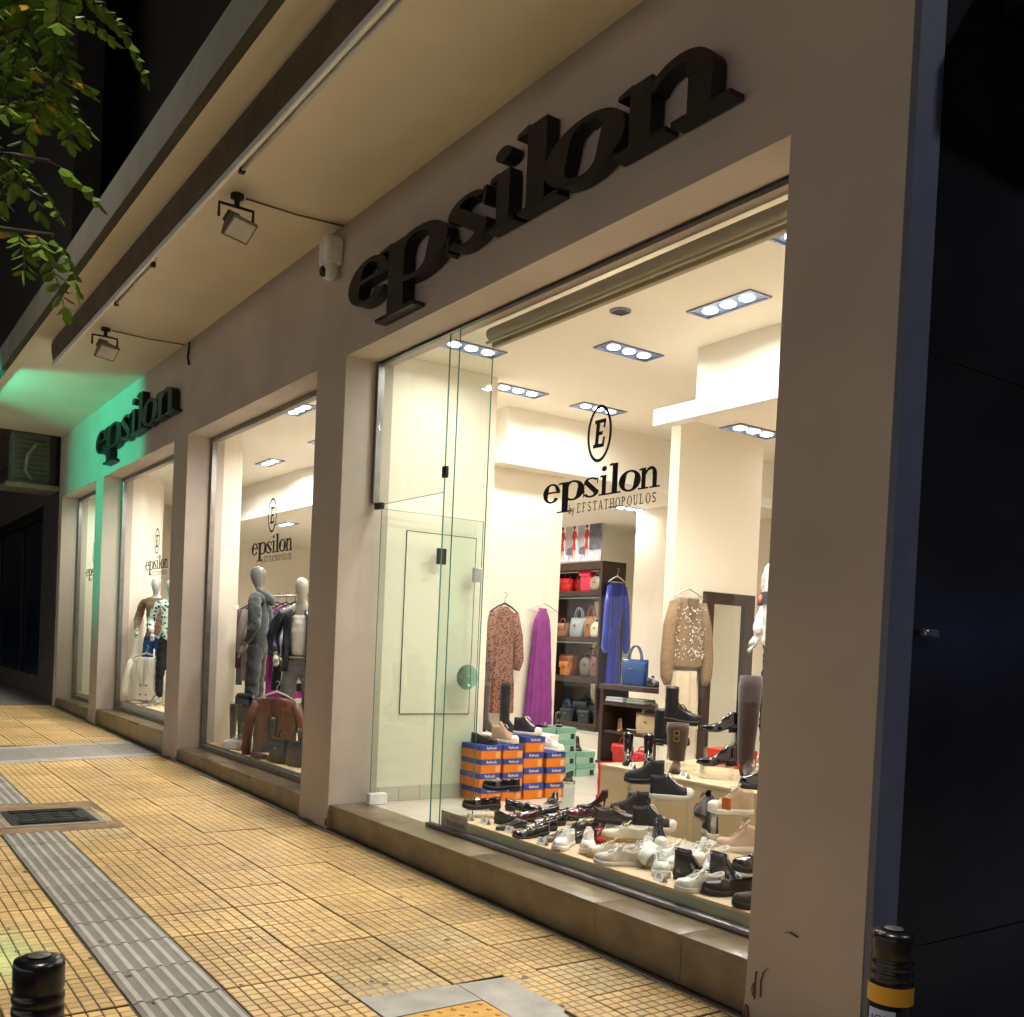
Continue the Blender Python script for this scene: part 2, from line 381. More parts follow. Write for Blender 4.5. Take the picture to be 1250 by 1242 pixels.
for i in range(4):
    for j in range(3):
        b.box(-.13 + i * .08 + (j % 2) * .02, -.07 + i * .08 + (j % 2) * .02, -.21 + j * .14, -.12 + j * .14, .004, .011)
        b.box(-.13 + i * .08 + (j % 2) * .02, -.115 + i * .08 + (j % 2) * .02, -.12 + j * .14, -.08 + j * .14, .004, .0105)
b.build('relief', IRON, mh)

# ------------------------------------------------------------------ the shop building
XE = dict(R0=0, R1=-.54, E1=-4.69, E2=-5.22, E3=-8.60, E4=-9.11, E5=-12.48, E6=-12.94, E7=-15.39, END=-15.64)
ZT, ZS = 3.75, 4.8
bld = thing('shop_building', 'cream plastered shop front with four lit display windows under a balcony slab', 'building')
for a, c in (('R1', 'R0'), ('E2', 'E1'), ('E4', 'E3'), ('E6', 'E5'), ('END', 'E7')):
    x0, x1 = XE[a], XE[c]; b = MB()
    zs = [gz(x0) - .06, gz(x0) + .12, .5, 1.2, 2.2, ZT]
    fl = [.014, .006, .002, 0, 0, 0]
    ring = lambda z, e: [(x0 - e * .6, -e, z), (x1 + e * .6, -e, z), (x1 + e * .6, .42, z), (x0 - e * .6, .42, z)]
    b.loft([ring(z, e) for z, e in zip(zs, fl)], smooth=False); b.build('pillar', PLASTER, bld)
b = MB(); b.box(XE['END'], 0, 0, .42, ZT, ZS + .3); b.build('lintel', PLASTER, bld)
b = MB(); b.box(XE['END'] + .01, .45, -1.46, -.0005, ZS, ZS + .12); b.build('soffit', SOFFIT, bld)
b = MB(); b.bbox(XE['END'] - 14, .5, -1.53, -1.461, ZS - .035, ZS + .27, .006); b.build('slab_edge', mat('green_grey_fascia', '#4c4a3a', .95, var=.2, scale=3, bump=.3), bld)
b = MB(); b.box(XE['END'] - 14, .48, -1.44, .3, ZS + .301, ZS + .4); b.build('balcony_floor', CEMENT, bld)
b = MB(); b.box(XE['END'] - 14, 0, 1.2, 1.6, ZS + .401, 18); b.build('upper_wall', mat('upper_plaster', '#4a453d', .8, var=.1), bld)
# side face of the corner: trim strip, smoked glass panels
TRIM = mat('blue_grey_trim', '#62687a', .5, var=.08)
b = MB(); b.box(.0005, .03, .0005, .16, gz(0) - .05, ZS + .3); b.build('corner_trim', TRIM, bld)
SMOKE = mat('smoked_glass', '#2a2b2f', .22, var=.25, scale=1.5, spec=.5)
for k, (y0, y1) in enumerate(((.165, 1.3), (1.305, 2.5), (2.505, 3.7))):
    for z0, z1 in ((gz(0) - .02, .42), (.424, 2.75), (2.754, 4.9)):
        b = MB(); b.bbox(-.02, .012, y0, y1, z0, z1, .002); b.build('side_panel', SMOKE, bld)
b = MB(); b.box(-.1, -.021, .425, 12, -.1, 18); b.build('side_wall', mat('dark_side', '#1a1a1c', .8), bld)
MB().bbox(.02, .6, .5, 3.2, 4.16, 4.4, .03).build('side_canopy', BLACKM, bld)
b = MB(); b.bbox(.03, .05, .20, .31, 1.66, 1.69, .004); b.lathe([(.014, 0), (.014, .02)], 10, (.05, .215, 1.665)); b.build('latch', STEEL, bld)
# sills
sill_z = {1: .25, 2: .245, 3: .38, 4: .345}
wins = {1: ('E1', 'R1'), 2: ('E3', 'E2'), 3: ('E5', 'E4'), 4: ('E7', 'E6')}
rng = random.Random(3)
for k, (a, c) in wins.items():
    x0, x1 = XE[a] + .001, XE[c] - .001; z = sill_z[k]
    js = [x0] + ({1: [-3.9, -2.73, -1.55, -.95]}.get(k, [x0 + (x1 - x0) * q for q in (.33, .66)])) + [x1]
    for i in range(len(js) - 1):
        b = MB(); b.bbox(js[i] + .001, js[i + 1] - .001, .022, .04, gz(js[i]) - .02, z - .0305, .0015); b.build('sill_riser', MARBLE, bld)
        b = MB(); b.bbox(js[i] + .0008, js[i + 1] - .0008, .008, .33, z - .03, z, .003, 2); b.build('sill_tread', MARBLE, bld)
    b = MB(); b.box(x0, x1, .0405, .33, gz(x0) - .1, z - .031); b.build('sill_core', CEMENT, bld)
# windows: frame bars, panes, black vinyl lettering
ALU = mat('aluminium', '#8d8a88', .35, metal=.8)
VINYL = mat('black_vinyl', '#100f0f', .6)
DECAL = [('e', 0, .165), ('p', .145, .39), ('s', .375, .52), ('i', .52, .6), ('l', .6, .70), ('o', .685, .86), ('n', .845, 1.0)]
def decal(parent, xc, w, zb, y):
    mb = MB(); x0 = xc - w / 2
    word(mb, [(c, x0 + w * p, x0 + w * q) for c, p, q in DECAL], zb, w * .115, y - .0006, y, .0001); mb.build('lettering', VINYL, parent)
    mb = MB(); caps(mb, 'by EFSTATHOPOULOS', x0 + w * .25, x0 + w, zb - w * .08, w * .055, y - .0006, y); mb.build('small_lettering', VINYL, parent)
    mb = MB(); cz = zb + w * .36; rx, rz = w * .105, w * .165
    mb.strip(*[[(xc - .0 * w + q[0], cz + q[1]) for q in s_] for s_ in arcs(0, 0, rx, rz, 0, 360, lambda a: (w * .019, w * .019), 40)], y - .0006, y)
    for q, (Lp, Rp) in enumerate([rect(.1, 0, .38, 1), rect(-.04, 0, .86, .13), rect(-.04, .87, .86, 1), rect(.37, .44, .66, .57), quad(.7, .13, .74, .36, .9, .36, .86, .13), quad(.7, .87, .7, .68, .82, .68, .86, .87)]):
        f = lambda p: (xc + (p[0] - .4) * w * .105 + (p[1] - .5) * w * .012, cz + (p[1] - .5) * w * .16)
        mb.strip([f(p) for p in Lp], [f(p) for p in Rp], y - .0006 - .0001 * q, y)
    mb.build('emblem', VINYL, parent)
YG = .29
for k, (a, c) in wins.items():
    x0, x1 = XE[a], XE[c]; z = sill_z[k]
    wn = bpy.data.objects.new('window', None); COL.objects.link(wn); wn.parent = bld
    if k > 1:
        f = MB(); f.bbox(x0 + .002, x0 + .06, YG - .03, YG + .03, z + .001, ZT - .002, .003); f.bbox(x1 - .06, x1 - .002, YG - .03, YG + .03, z + .001, ZT - .002, .003)
        f.bbox(x0 + .061, x1 - .061, YG - .03, YG + .03, z + .001, z + .05, .003); f.bbox(x0 + .061, x1 - .061, YG - .03, YG + .03, ZT - .05, ZT - .002, .003); f.build('frame', ALU, wn)
        g = MB(); g.box(x0 + .055, x1 - .055, YG - .005, YG + .005, z + .045, ZT - .045); g.build('pane', GLASS, wn)
        decal(wn, (-6.77, -10.67, -14.2)[k - 2], 1.02, 2.36 if k < 4 else 2.4, YG - .006)
    else:
        f = MB(); f.bbox(-3.66, x1 - .002, YG - .025, YG + .03, z + .001, z + .03, .004, 2); f.build('frame', ALU, wn)
        f = MB(); f.bbox(x0 + .002, x0 + .045, YG - .03, YG + .03, 2.64, ZT - .002, .003); f.build('frame', ALU, wn)
        f = MB(); f.bbox(x0 + .05, x1 - .002, YG - .02, YG + .02, ZT - .02, ZT - .001, .003); f.build('frame', DARKM, wn)
        g = MB(); g.box(-3.495, x1 - .004, YG - .005, YG + .005, z + .03, ZT - .02); g.build('pane', GLASS, wn)
        g = MB(); g.box(x0 + .046, -3.64, YG - .005, YG + .005, 2.62, ZT - .021); g.build('pane', GLASSG, wn)       # transom over the door
        g = MB(); g.box(-3.635, -3.512, YG - .005, YG + .005, z + .03, ZT - .021); g.build('pane', GLASSG, wn)
        g = MB(); g.box(-3.51, -3.498, YG - .004, .56, z + .03, ZT - .021); g.build('pane', GLASSG, wn)        # side glass of the display
        g = MB(); g.box(-3.5095, -3.4985, YG - .0085, YG - .0055, z + .031, ZT - .022); g.box(-3.5095, -3.4985, .5605, .563, z + .03, ZT - .022)
        g.box(-3.64, -3.6365, YG - .005, YG + .005, z + .03, ZT - .022); g.build('pane_edge', GEDGE, wn)
        g = MB(); g.box(x0 + .046, -3.64, YG - .0045, YG + .0045, 2.6165, 2.6195); g.build('pane_edge', GEDGE, wn)
        decal(wn, -2.0, .98, 2.42, YG - .006)
        MB().bbox(-4.645, -4.54, YG - .02, YG + .02, 2.585, 2.635, .004).build('hinge', BLACKM, wn); MB().bbox(-3.66, -3.61, YG - .014, YG + .014, 2.72, 2.80, .003).build('glass_clamp', BLACKM, wn)
# sticker at the foot of the display glass
st = tag(MB().box(-3.50, -3.17, YG + .0055, YG + .0065, .252, .39).build('facebook_sticker', mat('sticker', '#b9ada2', .5, var=.1)), 'small grey find us on facebook sticker at the lower glass corner', 'sticker')
ik = mat('sticker_ink', '#5c5560', .6)
for body, size, dx, dz in (('find us on', .03, .03, .045), ('Facebook', .058, .04, .0), ('epsilon', .03, .03, -.045)):
    o = obj('printed_text', text_mesh(body, size, .0003), ik, st, (-3.335 + dx, YG - .0062, .325 + dz), (PI / 2, 0, 0))
# glass door standing open into the shop
door = thing('glass_door', 'frameless green glass door standing open into the shop entrance', 'door', (-4.585, YG + .02, .25))
g = MB(); g.box(-.005, .005, .0, .97, .02, 2.34); g.build('pane', GLASSG, door)
g = MB(); g.box(-.0048, .0048, .9705, .9735, .02, 2.34); g.box(-.0048, .0048, -.003, -.0005, .02, 2.34); g.box(-.0048, .0048, 0, .97, 2.3405, 2.3435); g.build('pane_edge', GEDGE, door)
g = MB(); g.bbox(-.03, .03, -.02, .14, .0, .09, .006); g.build('floor_hinge', mat('white_plastic', '#e8e6e2', .4), door)
g = MB(); g.bbox(-.018, .018, .53, .61, 1.95, 2.08, .004); g.build('lock_plate', DARKM, door)
g = MB(); g.bbox(-.018, .018, .89, .97, 1.83, 1.95, .004); g.build('lock_case', STEEL, door)
g = MB()
for sgn in (-1, 1): g.lathe([(.0, .0), (.05, .0), (.095, .01), (.1, .018), (.095, .026), (.06, .03), (0, .03)], 24)
g = MB(); g.lathe([(.02, .006), (.02, .04), (.1, .042), (.105, .055), (.1, .068), (.05, .072), (.0, .073)], 28)
g.xf(Matrix.Translation((0, .84, 1.03)) @ Matrix.Rotation(PI / 2, 4, 'Y')); g.build('round_handle', glass('teal_glass', (.6, .86, .82), 1), door)
# awning folded under the slab
aw = thing('folded_awning', 'folded brown awning with white front bar fixed under the balcony slab', 'awning', (0, -1.2, ZS))
AX0, AX1 = -9.75, .3
b = MB(); b.loft([[(x_, -.03, 0), (x_, -.045, -.06), (x_, -.04, -.14), (x_, -.022, -.235), (x_, .0, -.235), (x_, -.005, -.1), (x_, .0, 0)] for x_ in [AX0 + (AX1 - AX0) * k / 30 for k in range(31)]]); b.build('folded_fabric', mat('brown_canvas', '#6b5a48', .85, var=.2, scale=4, bump=.3), aw)
b = MB(); b.bbox(AX0 - .02, AX1, -.025, .004, -.285, -.2355, .006, 2); b.build('front_bar', WHITE, aw)
for x_ in ():
    b = MB(); b.bbox(x_ - .02, x_ + .02, -.1, -.02, -.08, -.001, .004); b.build('bracket', DARKM, aw)
# fluorescent battens fixed behind the awning bar (not lit)
for i, (xa, xb) in enumerate(((-7.75, -6.45), (-4.35, -1.6))):
    t = thing('fluorescent_batten', ('short unlit fluorescent tube light beside the far floodlight' if i == 0 else 'long unlit fluorescent tube light behind the awning bar above the big letters'), 'tube light', (0, -1.02, ZS))
    b = MB(); b.bbox(xa, xb, -.04, .03, -.05, -.001, .005); b.build('housing', WHITE, t)
    b = MB(); b.tube([(xa + .04, 0, -.07), (xb - .04, 0, -.07)], .014, 10); b.build('tube', mat('tube_glass', '#e9e9ee', .15), t)
    MB().bbox(xa, xa + .04, -.02, .02, -.095, -.051, .004).build('end_cap', DARKM, t); MB().bbox(xb - .04, xb, -.02, .02, -.095, -.051, .004).build('end_cap', DARKM, t)
# floodlights on arms
for i, (fx, fy) in enumerate(((-4.86, -.86), (-8.85, -.86))):
    t = thing('floodlight', ('floodlight on the soffit close to the security camera' if i == 0 else 'floodlight on the soffit at the far end of the awning'), 'floodlight', (fx, fy, ZS - .001))
    b = MB(); b.lathe([(.05, 0), (.05, -.03), (.02, -.04), (.02, -.09)], 14); b.build('base', DARKM, t)
    b = MB(); b.tube([(.0, -.0, -.09), (.02, -.14, -.10), (.02, -.14, -.2)], .012); b.tube([(0, 0, -.09), (.02, .12, -.10), (.02, .12, -.2)], .012); b.build('bracket', DARKM, t)
    Mx = Matrix.Translation((.03, 0, -.24)) @ Matrix.Rotation(R(20), 4, 'Z') @ Matrix.Rotation(R(48), 4, 'Y')
    h = MB(); h.loft([[(-.07, -.06, -.05), (-.07, .06, -.05), (-.07, .06, .05), (-.07, -.06, .05)], [(.03, -.115, -.085), (.03, .115, -.085), (.03, .115, .085), (.03, -.115, .085)], [(.05, -.115, -.085), (.05, .115, -.085), (.05, .115, .085), (.05, -.115, .085)]], smooth=False)
    for q in range(5): h.box(-.12, -.071, -.05 + q * .022, -.043 + q * .022, -.045, .045)
    h.xf(Mx); h.build('housing', mat('grey_alloy', '#7a756c', .5, metal=.4), t)
    h = MB(); h.box(.0505, .054, -.1, .1, -.07, .07); h.xf(Mx); h.build('lens', mat('frosted_lens', '#d9d3c6', .25), t)
    c_ = tag(MB().tube([(fx + .02, fy + .06, ZS - .02), (fx + .03, -.4, ZS - .03), (fx + .05, -.012, ZS - .018)], .008).build('cable_conduit', mat('brown_conduit', '#7c6c54', .6)), 'thin conduit across the soffit to the ' + ('near' if i == 0 else 'far') + ' floodlight', 'conduit')
w_ = tag(MB().tube([(-8.63, -.015, ZS - .03), (-8.62, -.03, ZS - .2), (-8.63, -.012, ZS - .28)], .014).build('wall_bracket', BLACKM), 'small black bracket on the wall right of the green letters', 'bracket')
# security camera
sc = thing('security_camera', 'white dome security camera on the wall left of the big letter e', 'camera', (-4.86, 0, 4.5))
b = MB(); b.bbox(-.19, -.11, -.03, -.0005, .02, .2, .004); b.build('bracket', BLACKM, sc)
b = MB(); b.bbox(-.105, .055, -.15, -.001, -.02, .2, .025, 3); b.build('housing', mat('white_plastic', '#e8e6e2', .4), sc)
b = MB(); b.loft([[(-.025 + r_ * math.cos(q * PI / 8), -.08 + r_ * .9 * math.sin(q * PI / 8), z_) for q in range(16)] for r_, z_ in ((.07, .0), (.075, -.04), (.068, -.09), (.04, -.125), (.01, -.135))]); b.build('dome', mat('white_plastic', '#e8e6e2', .4), sc)
b = MB(); b.loft([[(-.03 + r_ * math.cos(q * PI / 8), -.10 - d_, -.075 + r_ * math.sin(q * PI / 8)) for q in range(16)] for r_, d_ in ((.04, .0), (.042, .045), (.03, .058), (.01, .062))]); b.build('lens', mat('black_gloss', '#08090c', .08), sc)
# raised lettering on the wall
def sign(name, label, x0, x1, base, h, dep):
    t = thing(name, label, 'sign')
    sp = dict(e=(0, .172), p=(.128, .38), s=(.372, .505), i=(.503, .582), l=(.575, .68), o=(.648, .825), n=(.808, 1.0))
    for ch in 'epsilon':
        p, q = sp[ch]; mb = MB(); word(mb, [(ch, x0 + (x1 - x0) * p, x0 + (x1 - x0) * q)], base, h, -dep, -.012); mb.build('letter_' + ch, LETTER, t)
        px_ = x0 + (x1 - x0) * (p + q) / 2
        pin = MB(); pin.tube([(px_, -.011, base + h * .95), (px_, -.0005, base + h * .95)], .01); pin.build('spacer', DARKM, t)
    return t
sign('shop_sign', 'big black raised letters spelling epsilon above the shoe display', -4.5, -.83, 4.0, .315, .1)
sign('shop_sign', 'black raised letters spelling epsilon in green light above the cream jacket window', -12.6, -8.85, 4.04, .315, .1)

# chipped plaster, cracks and grime marks at the feet of the pillars
rgc = random.Random(4)
CHIP = mat('exposed_render', '#8a6a52', .9, var=.3, scale=20); GRIME = mat('grime', '#8c7f70', .95, var=.2, scale=15)
def chip(cx, cz, w, h, m, y=-.0175, n=9):
    b = MB(); pts = [(cx + w * math.cos(2 * PI * k / n) * rgc.uniform(.5, 1), cz + h * math.sin(2 * PI * k / n) * rgc.uniform(.5, 1)) for k in range(n)]
    b.add([(p[0], y, p[1]) for p in pts] + [(p[0], y + .02, p[1]) for p in pts], [tuple(range(n)), tuple(range(n, 2 * n))[::-1]] + [(k, (k + 1) % n, n + (k + 1) % n, n + k) for k in range(n)])
    o = b.build('plaster_chip', m, bld)
def crack(pts, w=.0011):
    b = MB(); b.strip([(p[0] - w, p[1]) for p in pts], [(p[0] + w, p[1]) for p in pts], -.0165, 0); b.build('crack', GRIME, bld)
chip(-.525, .02, .018, .06, CHIP); chip(-.50, .14, .008, .03, GRIME); chip(-.06, .03, .02, .03, GRIME, -.0165); chip(-.3, .0, .08, .012, GRIME)
chip(-4.70, .11, .012, .03, CHIP); chip(-5.0, .075, .12, .014, GRIME); chip(-8.62, .13, .012, .02, CHIP); chip(-8.85, .125, .14, .014, GRIME)
crack([(-.49, .1), (-.492, .16), (-.488, .22)]); crack([(-.46, .12), (-.462, .19), (-.45, .23), (-.43, .25)]); crack([(-.08, .02), (-.085, .09), (-.07, .15)]); crack([(-.36, .42), (-.33, .43), (-.29, .42)], .001)
# ------------------------------------------------------------------ interior shell
def sbox(name, x0, x1, y0, y1, z0, z1, m, bev=0):
    b = MB(); (b.bbox(x0, x1, y0, y1, z0, z1, bev) if bev else b.box(x0, x1, y0, y1, z0, z1)); return struct(b.build(name, m))
FLOOR = mat('cream_floor_tile', '#d9cfc0', .25, var=.06, scale=2)
sbox('floor', -15.6, -.101, .331, 6.6, -.05, .249, FLOOR)
sbox('ceiling', -15.6, -.101, .421, 6.6, 3.85, 3.95, CEIL)
sbox('ceiling_lowered', -15.6, -5.42, 2.08, 6.59, 3.3, 3.8495, CEIL)
sbox('ceiling_lowered', -3.0, -.102, 2.08, 6.59, 3.3, 3.8495, CEIL)
sbox('ceiling_lowered', -7.0, -5.419, 4.6, 6.59, 3.302, 3.8485, CEIL)
sbox('cove_band', -15.59, -5.38, 1.99, 2.0795, 3.3, 3.42, WHITE)
sbox('cove_band', -5.4195, -5.38, 2.08, 6.0, 3.3, 3.42, WHITE)
sbox('cove_band', -3.32, -.11, 1.96, 2.0795, 3.3, 3.42, WHITE)
sbox('wall_back', -15.6, -.101, 6.6, 6.7, .249, 3.95, INWALL)
sbox('wall_end', -15.7, -15.601, .421, 6.6, -.05, 3.95, INWALL)
sbox('wall_right', -.2, -.101, .421, 6.599, .2495, 3.8495, INWALL)
sbox('partition', -5.2, -4.69, .421, 1.44, .2495, 3.8495, INWALL)
sbox('partition', -6.0, -5.6, .421, 2.95, .2495, 3.2995, INWALL)
sbox('partition', -5.599, -5.201, .421, .6, .2495, 3.8495, INWALL)
sbox('partition', -9.1, -8.601, .421, .64, .2495, 3.8495, INWALL)
sbox('partition', -12.93, -12.481, .421, .64, .2495, 3.8495, INWALL)
sbox('partition', -12.93, -12.75, .6405, .899, .2495, 3.8495, INWALL)  # infill added to keep green light out of the third window
sbox('partition', -15.6, -15.391, .421, .64, .2495, 3.8495, INWALL)
sbox('partition', -14.2, -12.931, .9, 1.0, .2495, 3.8495, INWALL)
sbox('partition', -15.39, -14.2, .9, 1.0, .2495, 3.8495, INWALL)
sbox('column', -4.32, -4.2, 3.16, 4.3, .2495, 3.8495, INWALL)
sbox('partition', -6.69, -4.95, 5.0, 5.15, .2495, 3.2995, INWALL)
sbox('tiled_step', -9.8, -7.1, 5.18, 6.599, .2495, .43, FLOOR)
# skirting tiles along the entrance wall
for k in range(5):
    struct(MB().bbox(-4.689, -4.68, .425 + k * .2, .423 + (k + 1) * .2, .25, .37, .002).build('skirting_tile', FLOOR))
ap = tag(MB().box(-4.6895, -4.683, .605, 1.28, .965, 2.455).build('access_panel', INWALL), 'flush cream access panel with dark outline on the entrance wall', 'panel')
b = MB(); b.box(-4.6892, -4.681, .6, .6045, .96, 2.46); b.box(-4.6892, -4.681, 1.2805, 1.285, .96, 2.46); b.box(-4.6892, -4.681, .605, 1.28, .96, .9645); b.box(-4.6892, -4.681, .605, 1.28, 2.4555, 2.46); b.build('edging', DARKM, ap)
# recessed lamps in the shop ceiling
LAMP = emat('lamp_glow', (.93, .97, 1), 14)
FRAME = mat('lamp_frame', '#8b8fa0', .3, metal=.8)
fix = [(-2.24, 1.54, 3.85, 0), (-3.4, 1.75, 3.85, 1), (-4.9, 2.76, 3.85, 1), (-4.9, 1.81, 3.85, 1), (-1.15, 1.0, 3.85, 0),
       (-2.9, 2.62, 3.3, 1), (-5.87, 2.62, 3.3, 1), (-6.65, 4.85, 3.3, 1), (-1.5, 3.6, 3.3, 1), (-3.6, 5.4, 3.85, 1), (-8.3, 4.6, 3.3, 1),
       (-10.05, 1.55, 3.85, 0), (-8.2, 1.48, 3.85, 0), (-6.6, 1.2, 3.85, 0), (-12.0, 2.63, 3.3, 0), (-8.6, 2.9, 3.3, 0), (-11.4, 1.2, 3.85, 0),
       (-14.2, .65, 3.85, 0), (-11.0, 4.4, 3.3, 0), (-2.3, .75, 3.85, 0), (-4.15, .8, 3.85, 1), (-10.6, .7, 3.85, 0), (-7.0, .62, 3.85, 0)]
lamp_names = ['by the round vent', 'near the roller blind', 'above the black emblem', 'beside the entrance partition', 'at the far right end of the window']
for i, (fx, fy, fz, ax) in enumerate(fix):
    lbl = {0: 'recessed three lamp downlight in front of the dropped beam, across the round vent', 1: 'recessed three lamp downlight between the round vent and the black emblem', 2: 'recessed three lamp downlight just above the black window emblem', 3: 'recessed three lamp downlight beside the entrance partition', 5: 'recessed three lamp downlight under the dropped beam near the pillar', 6: 'recessed three lamp downlight under the white cove band over the purple dress', 7: 'recessed three lamp downlight above the bag shelf', 11: 'recessed three lamp downlight above the tracksuit mannequin'}.get(i)
    t = thing('ceiling_light', lbl or 'recessed three lamp downlight ' + ('in the lowered shop ceiling' if fz < 3.5 else 'in the raised shop ceiling'), 'downlight', (fx, fy, fz), PI / 2 if ax else 0, 'lowered ceiling downlights' if fz < 3.5 else 'raised ceiling downlights')
    b = MB(); 
    for x0, x1, y0, y1 in ((-.27, .27, -.105, -.09), (-.27, .27, .09, .105), (-.27, -.255, -.0895, .0895), (.255, .27, -.0895, .0895)): b.box(x0, x1, y0, y1, -.012, -.0005)
    b.build('frame', FRAME, t)
    b = MB(); b.box(-.2545, .2545, -.0895, .0895, -.004, -.0006); b.build('tray', mat('lamp_tray', '#6f88b4', .35, metal=.4), t)
    for k in range(3):
        b = MB(); b.lathe([(.05, -.0041), (.049, -.01), (.036, -.016), (.0, -.019)], 18, ((k - 1) * .155, 0, 0)); b.build('lamp', LAMP, t)
    ld = bpy.data.lights.new('downlight', 'AREA'); ld.shape = 'RECTANGLE'; ld.size = .44; ld.size_y = .14; ld.energy = SHOP_W * {0: .75, 20: .45, 7: .35, 10: 2.0, 2: .65, 3: .7, 4: 1.0, 11: 1.6, 19: 1.6, 12: 1.5, 13: 1.4, 16: 1.5, 17: 1.2, 21: 1.6, 22: 1.7}.get(i, 1); ld.color = (1, .965, .9); ld.spread = R(165)
    lo = bpy.data.objects.new('downlight_beam', ld); COL.objects.link(lo); lo.parent = t; lo.location = (0, 0, -.035)
v = thing('ceiling_vent', 'round grey ceiling vent near the roller blind', 'vent', (-2.79, 1.1, 3.8495))
b = MB(); b.lathe([(.075, -.0005), (.073, -.008), (.05, -.012), (.0, -.012)], 24); b.build('grille', mat('vent_grey', '#7b7d8c', .5), v)
b = MB()
for q in range(5): b.box(-.045, .045, -.04 + q * .02, -.034 + q * .02, -.0155, -.0125)
b.build('louvre', DARKM, v)
bl = thing('roller_blind', 'beige roller blind rolled up behind the top of the display window', 'blind', (0, .47, 0))
b = MB(); b.loft([[(x_, .045 * math.cos(q * PI / 8), 3.70 + .045 * math.sin(q * PI / 8)) for q in range(16)] for x_ in (-3.4, -.6)]); b.build('roll', mat('blind_fabric', '#b3a78c', .8, var=.06), bl)
b = MB(); b.bbox(-3.42, -.58, .02, .06, 3.62, 3.76, .006); b.build('valance', mat('blind_fabric', '#b3a78c', .8, var=.06), bl)
b = MB(); b.loft([[(x_, -.046 + .012 * math.cos(q * PI / 4), 3.63 + .012 * math.sin(q * PI / 4)) for q in range(8)] for x_ in (-3.38, -.6)]); b.build('bottom_bar', mat('blind_fabric', '#b3a78c', .8, var=.06), bl)
b = MB()
for q in range(60):
    for dx in (-3.41, -3.33): b.lathe([(0, -.004), (.004, 0), (0, .004)], 5, (dx, -.05, 3.6 - q * .022))
b.build('bead_chain', mat('chain_white', '#e4dcc8', .4), bl)

# ------------------------------------------------------------------ neighbour beyond the shop
nb = thing('neighbour_building', 'dark closed shop front next door with stone pier and black window frames', 'building')
DST = mat('dark_stone', '#4a4440', .6, var=.3, scale=4, bump=.2)
MB().bbox(-16.95, -15.645, -.02, .5, -.1, 3.78, .006).build('pier', DST, nb)
MB().bbox(-34, -15.645, .05, .5, 3.781, 18, .004).build('upper_wall', mat('neighbour_plaster', '#4b4842', .8, var=.15), nb)
MB().bbox(-34, -16.951, .02, .3, -.1, .62, .01).build('plinth', DST, nb)
for xa in (-19.5, -22.5, -26): 
    MB().bbox(xa, xa + .12, .05, .15, .625, 3.55, .004).build('mullion', BLACKM, nb)
MB().bbox(-34, -16.952, .03, .16, 3.56, 3.78, .004).build('head_beam', BLACKM, nb)
DGL = mat('dark_shop_glass', '#1a2c44', .06, var=.3, scale=1, spec=.5)
for xa, xb in ((-19.37, -16.96), (-22.37, -19.51), (-25.87, -22.51), (-33, -26.01)):
    MB().box(xa, xb, .09, .1, .625, 3.555).build('pane', DGL, nb)
MB().box(-34, -16.95, .301, .5, -.1, 3.78).build('inner_wall', BLACKM, nb)
ac = thing('air_conditioner', 'old air conditioner unit with hanging hose on a ledge under the soffit', 'air conditioner', (-16.1, -.42, 3.93))
MB().bbox(-.2, .2, -.3, .3, .03, .92, .02).build('casing', mat('ac_casing', '#7f8674', .6, var=.15), ac)
b = MB()
for q in range(9): b.box(.2005, .208, -.26, .26, .1 + q * .085, .13 + q * .085)
b.build('grille', mat('ac_grille', '#656b5e', .6), ac)
MB().tube([(.22, .2, .75), (.3, .05, .72), (.32, -.08, .5), (.26, -.1, .25), (.3, .0, .1)], .03, 8).build('hose', mat('pale_hose', '#a9a893', .6), ac)
MB().bbox(-.35, .45, -.42, .42, -.06, .0295, .01).build('ledge', mat('ledge', '#8b8578', .7), ac)
MB().box(-.1, .1, .421, .468, -.05, .02).build('bracket', DARKM, ac)

# ------------------------------------------------------------------ unseen street lamps, pharmacy cross and traffic signal, assumed as light sources
def added_street_lamp(x, lab, y=-3.36, rz=0, pw=1, lc=None):
    t = thing('added_street_lamp', lab, 'street lamp', (x, y, gz(x)), rz, 'unseen street lamps added for light')
    MB().lathe([(.11, 0), (.11, .5), (.075, .55), (.06, 4), (.045, 8.9)], 14).build('pole', DARKM, t)
    MB().tube([(0, 0, 8.7), (0, .1, 8.95), (0, .45, 9.05), (0, .7, 9.02)], .03, 8).build('arm', DARKM, t)
    MB().bbox(-.12, .12, .5, .95, 8.93, 9.0, .02, 2).build('lantern', DARKM, t)
    MB().box(-.1, .1, .53, .92, 8.92, 8.9295).build('lamp', emat('added_street_glow', (1, .72, .38), 20), t)
    ld = bpy.data.lights.new('added_street_light', 'AREA'); ld.shape = 'RECTANGLE'; ld.size = .2; ld.size_y = .4; ld.energy = STREET_W * pw; ld.color = (1, .9, .74); ld.spread = R(120)
    if lc: ld.color = lc
    lo = bpy.data.objects.new('added_street_beam', ld); COL.objects.link(lo); lo.parent = t; lo.location = (0, .72, 8.9)
for x_, lab in ((.5, 'tall unseen street lamp assumed at the kerb near the corner bollard'), (-7.3, 'tall unseen street lamp assumed at the kerb beside the street tree'), (-15.9, 'tall unseen street lamp assumed at the kerb past the pharmacy cross')): added_street_lamp(x_, lab)  # unseen lamps assumed, set overhead to light the pavement, clear of leaf shadows
added_street_lamp(5.5, 'unseen side street lamp with cool light added to brighten the dark corner trim', 3.5, PI / 2, .8, (.86, .9, 1))  # added lamp, lifts the corner trim and side panels out of black
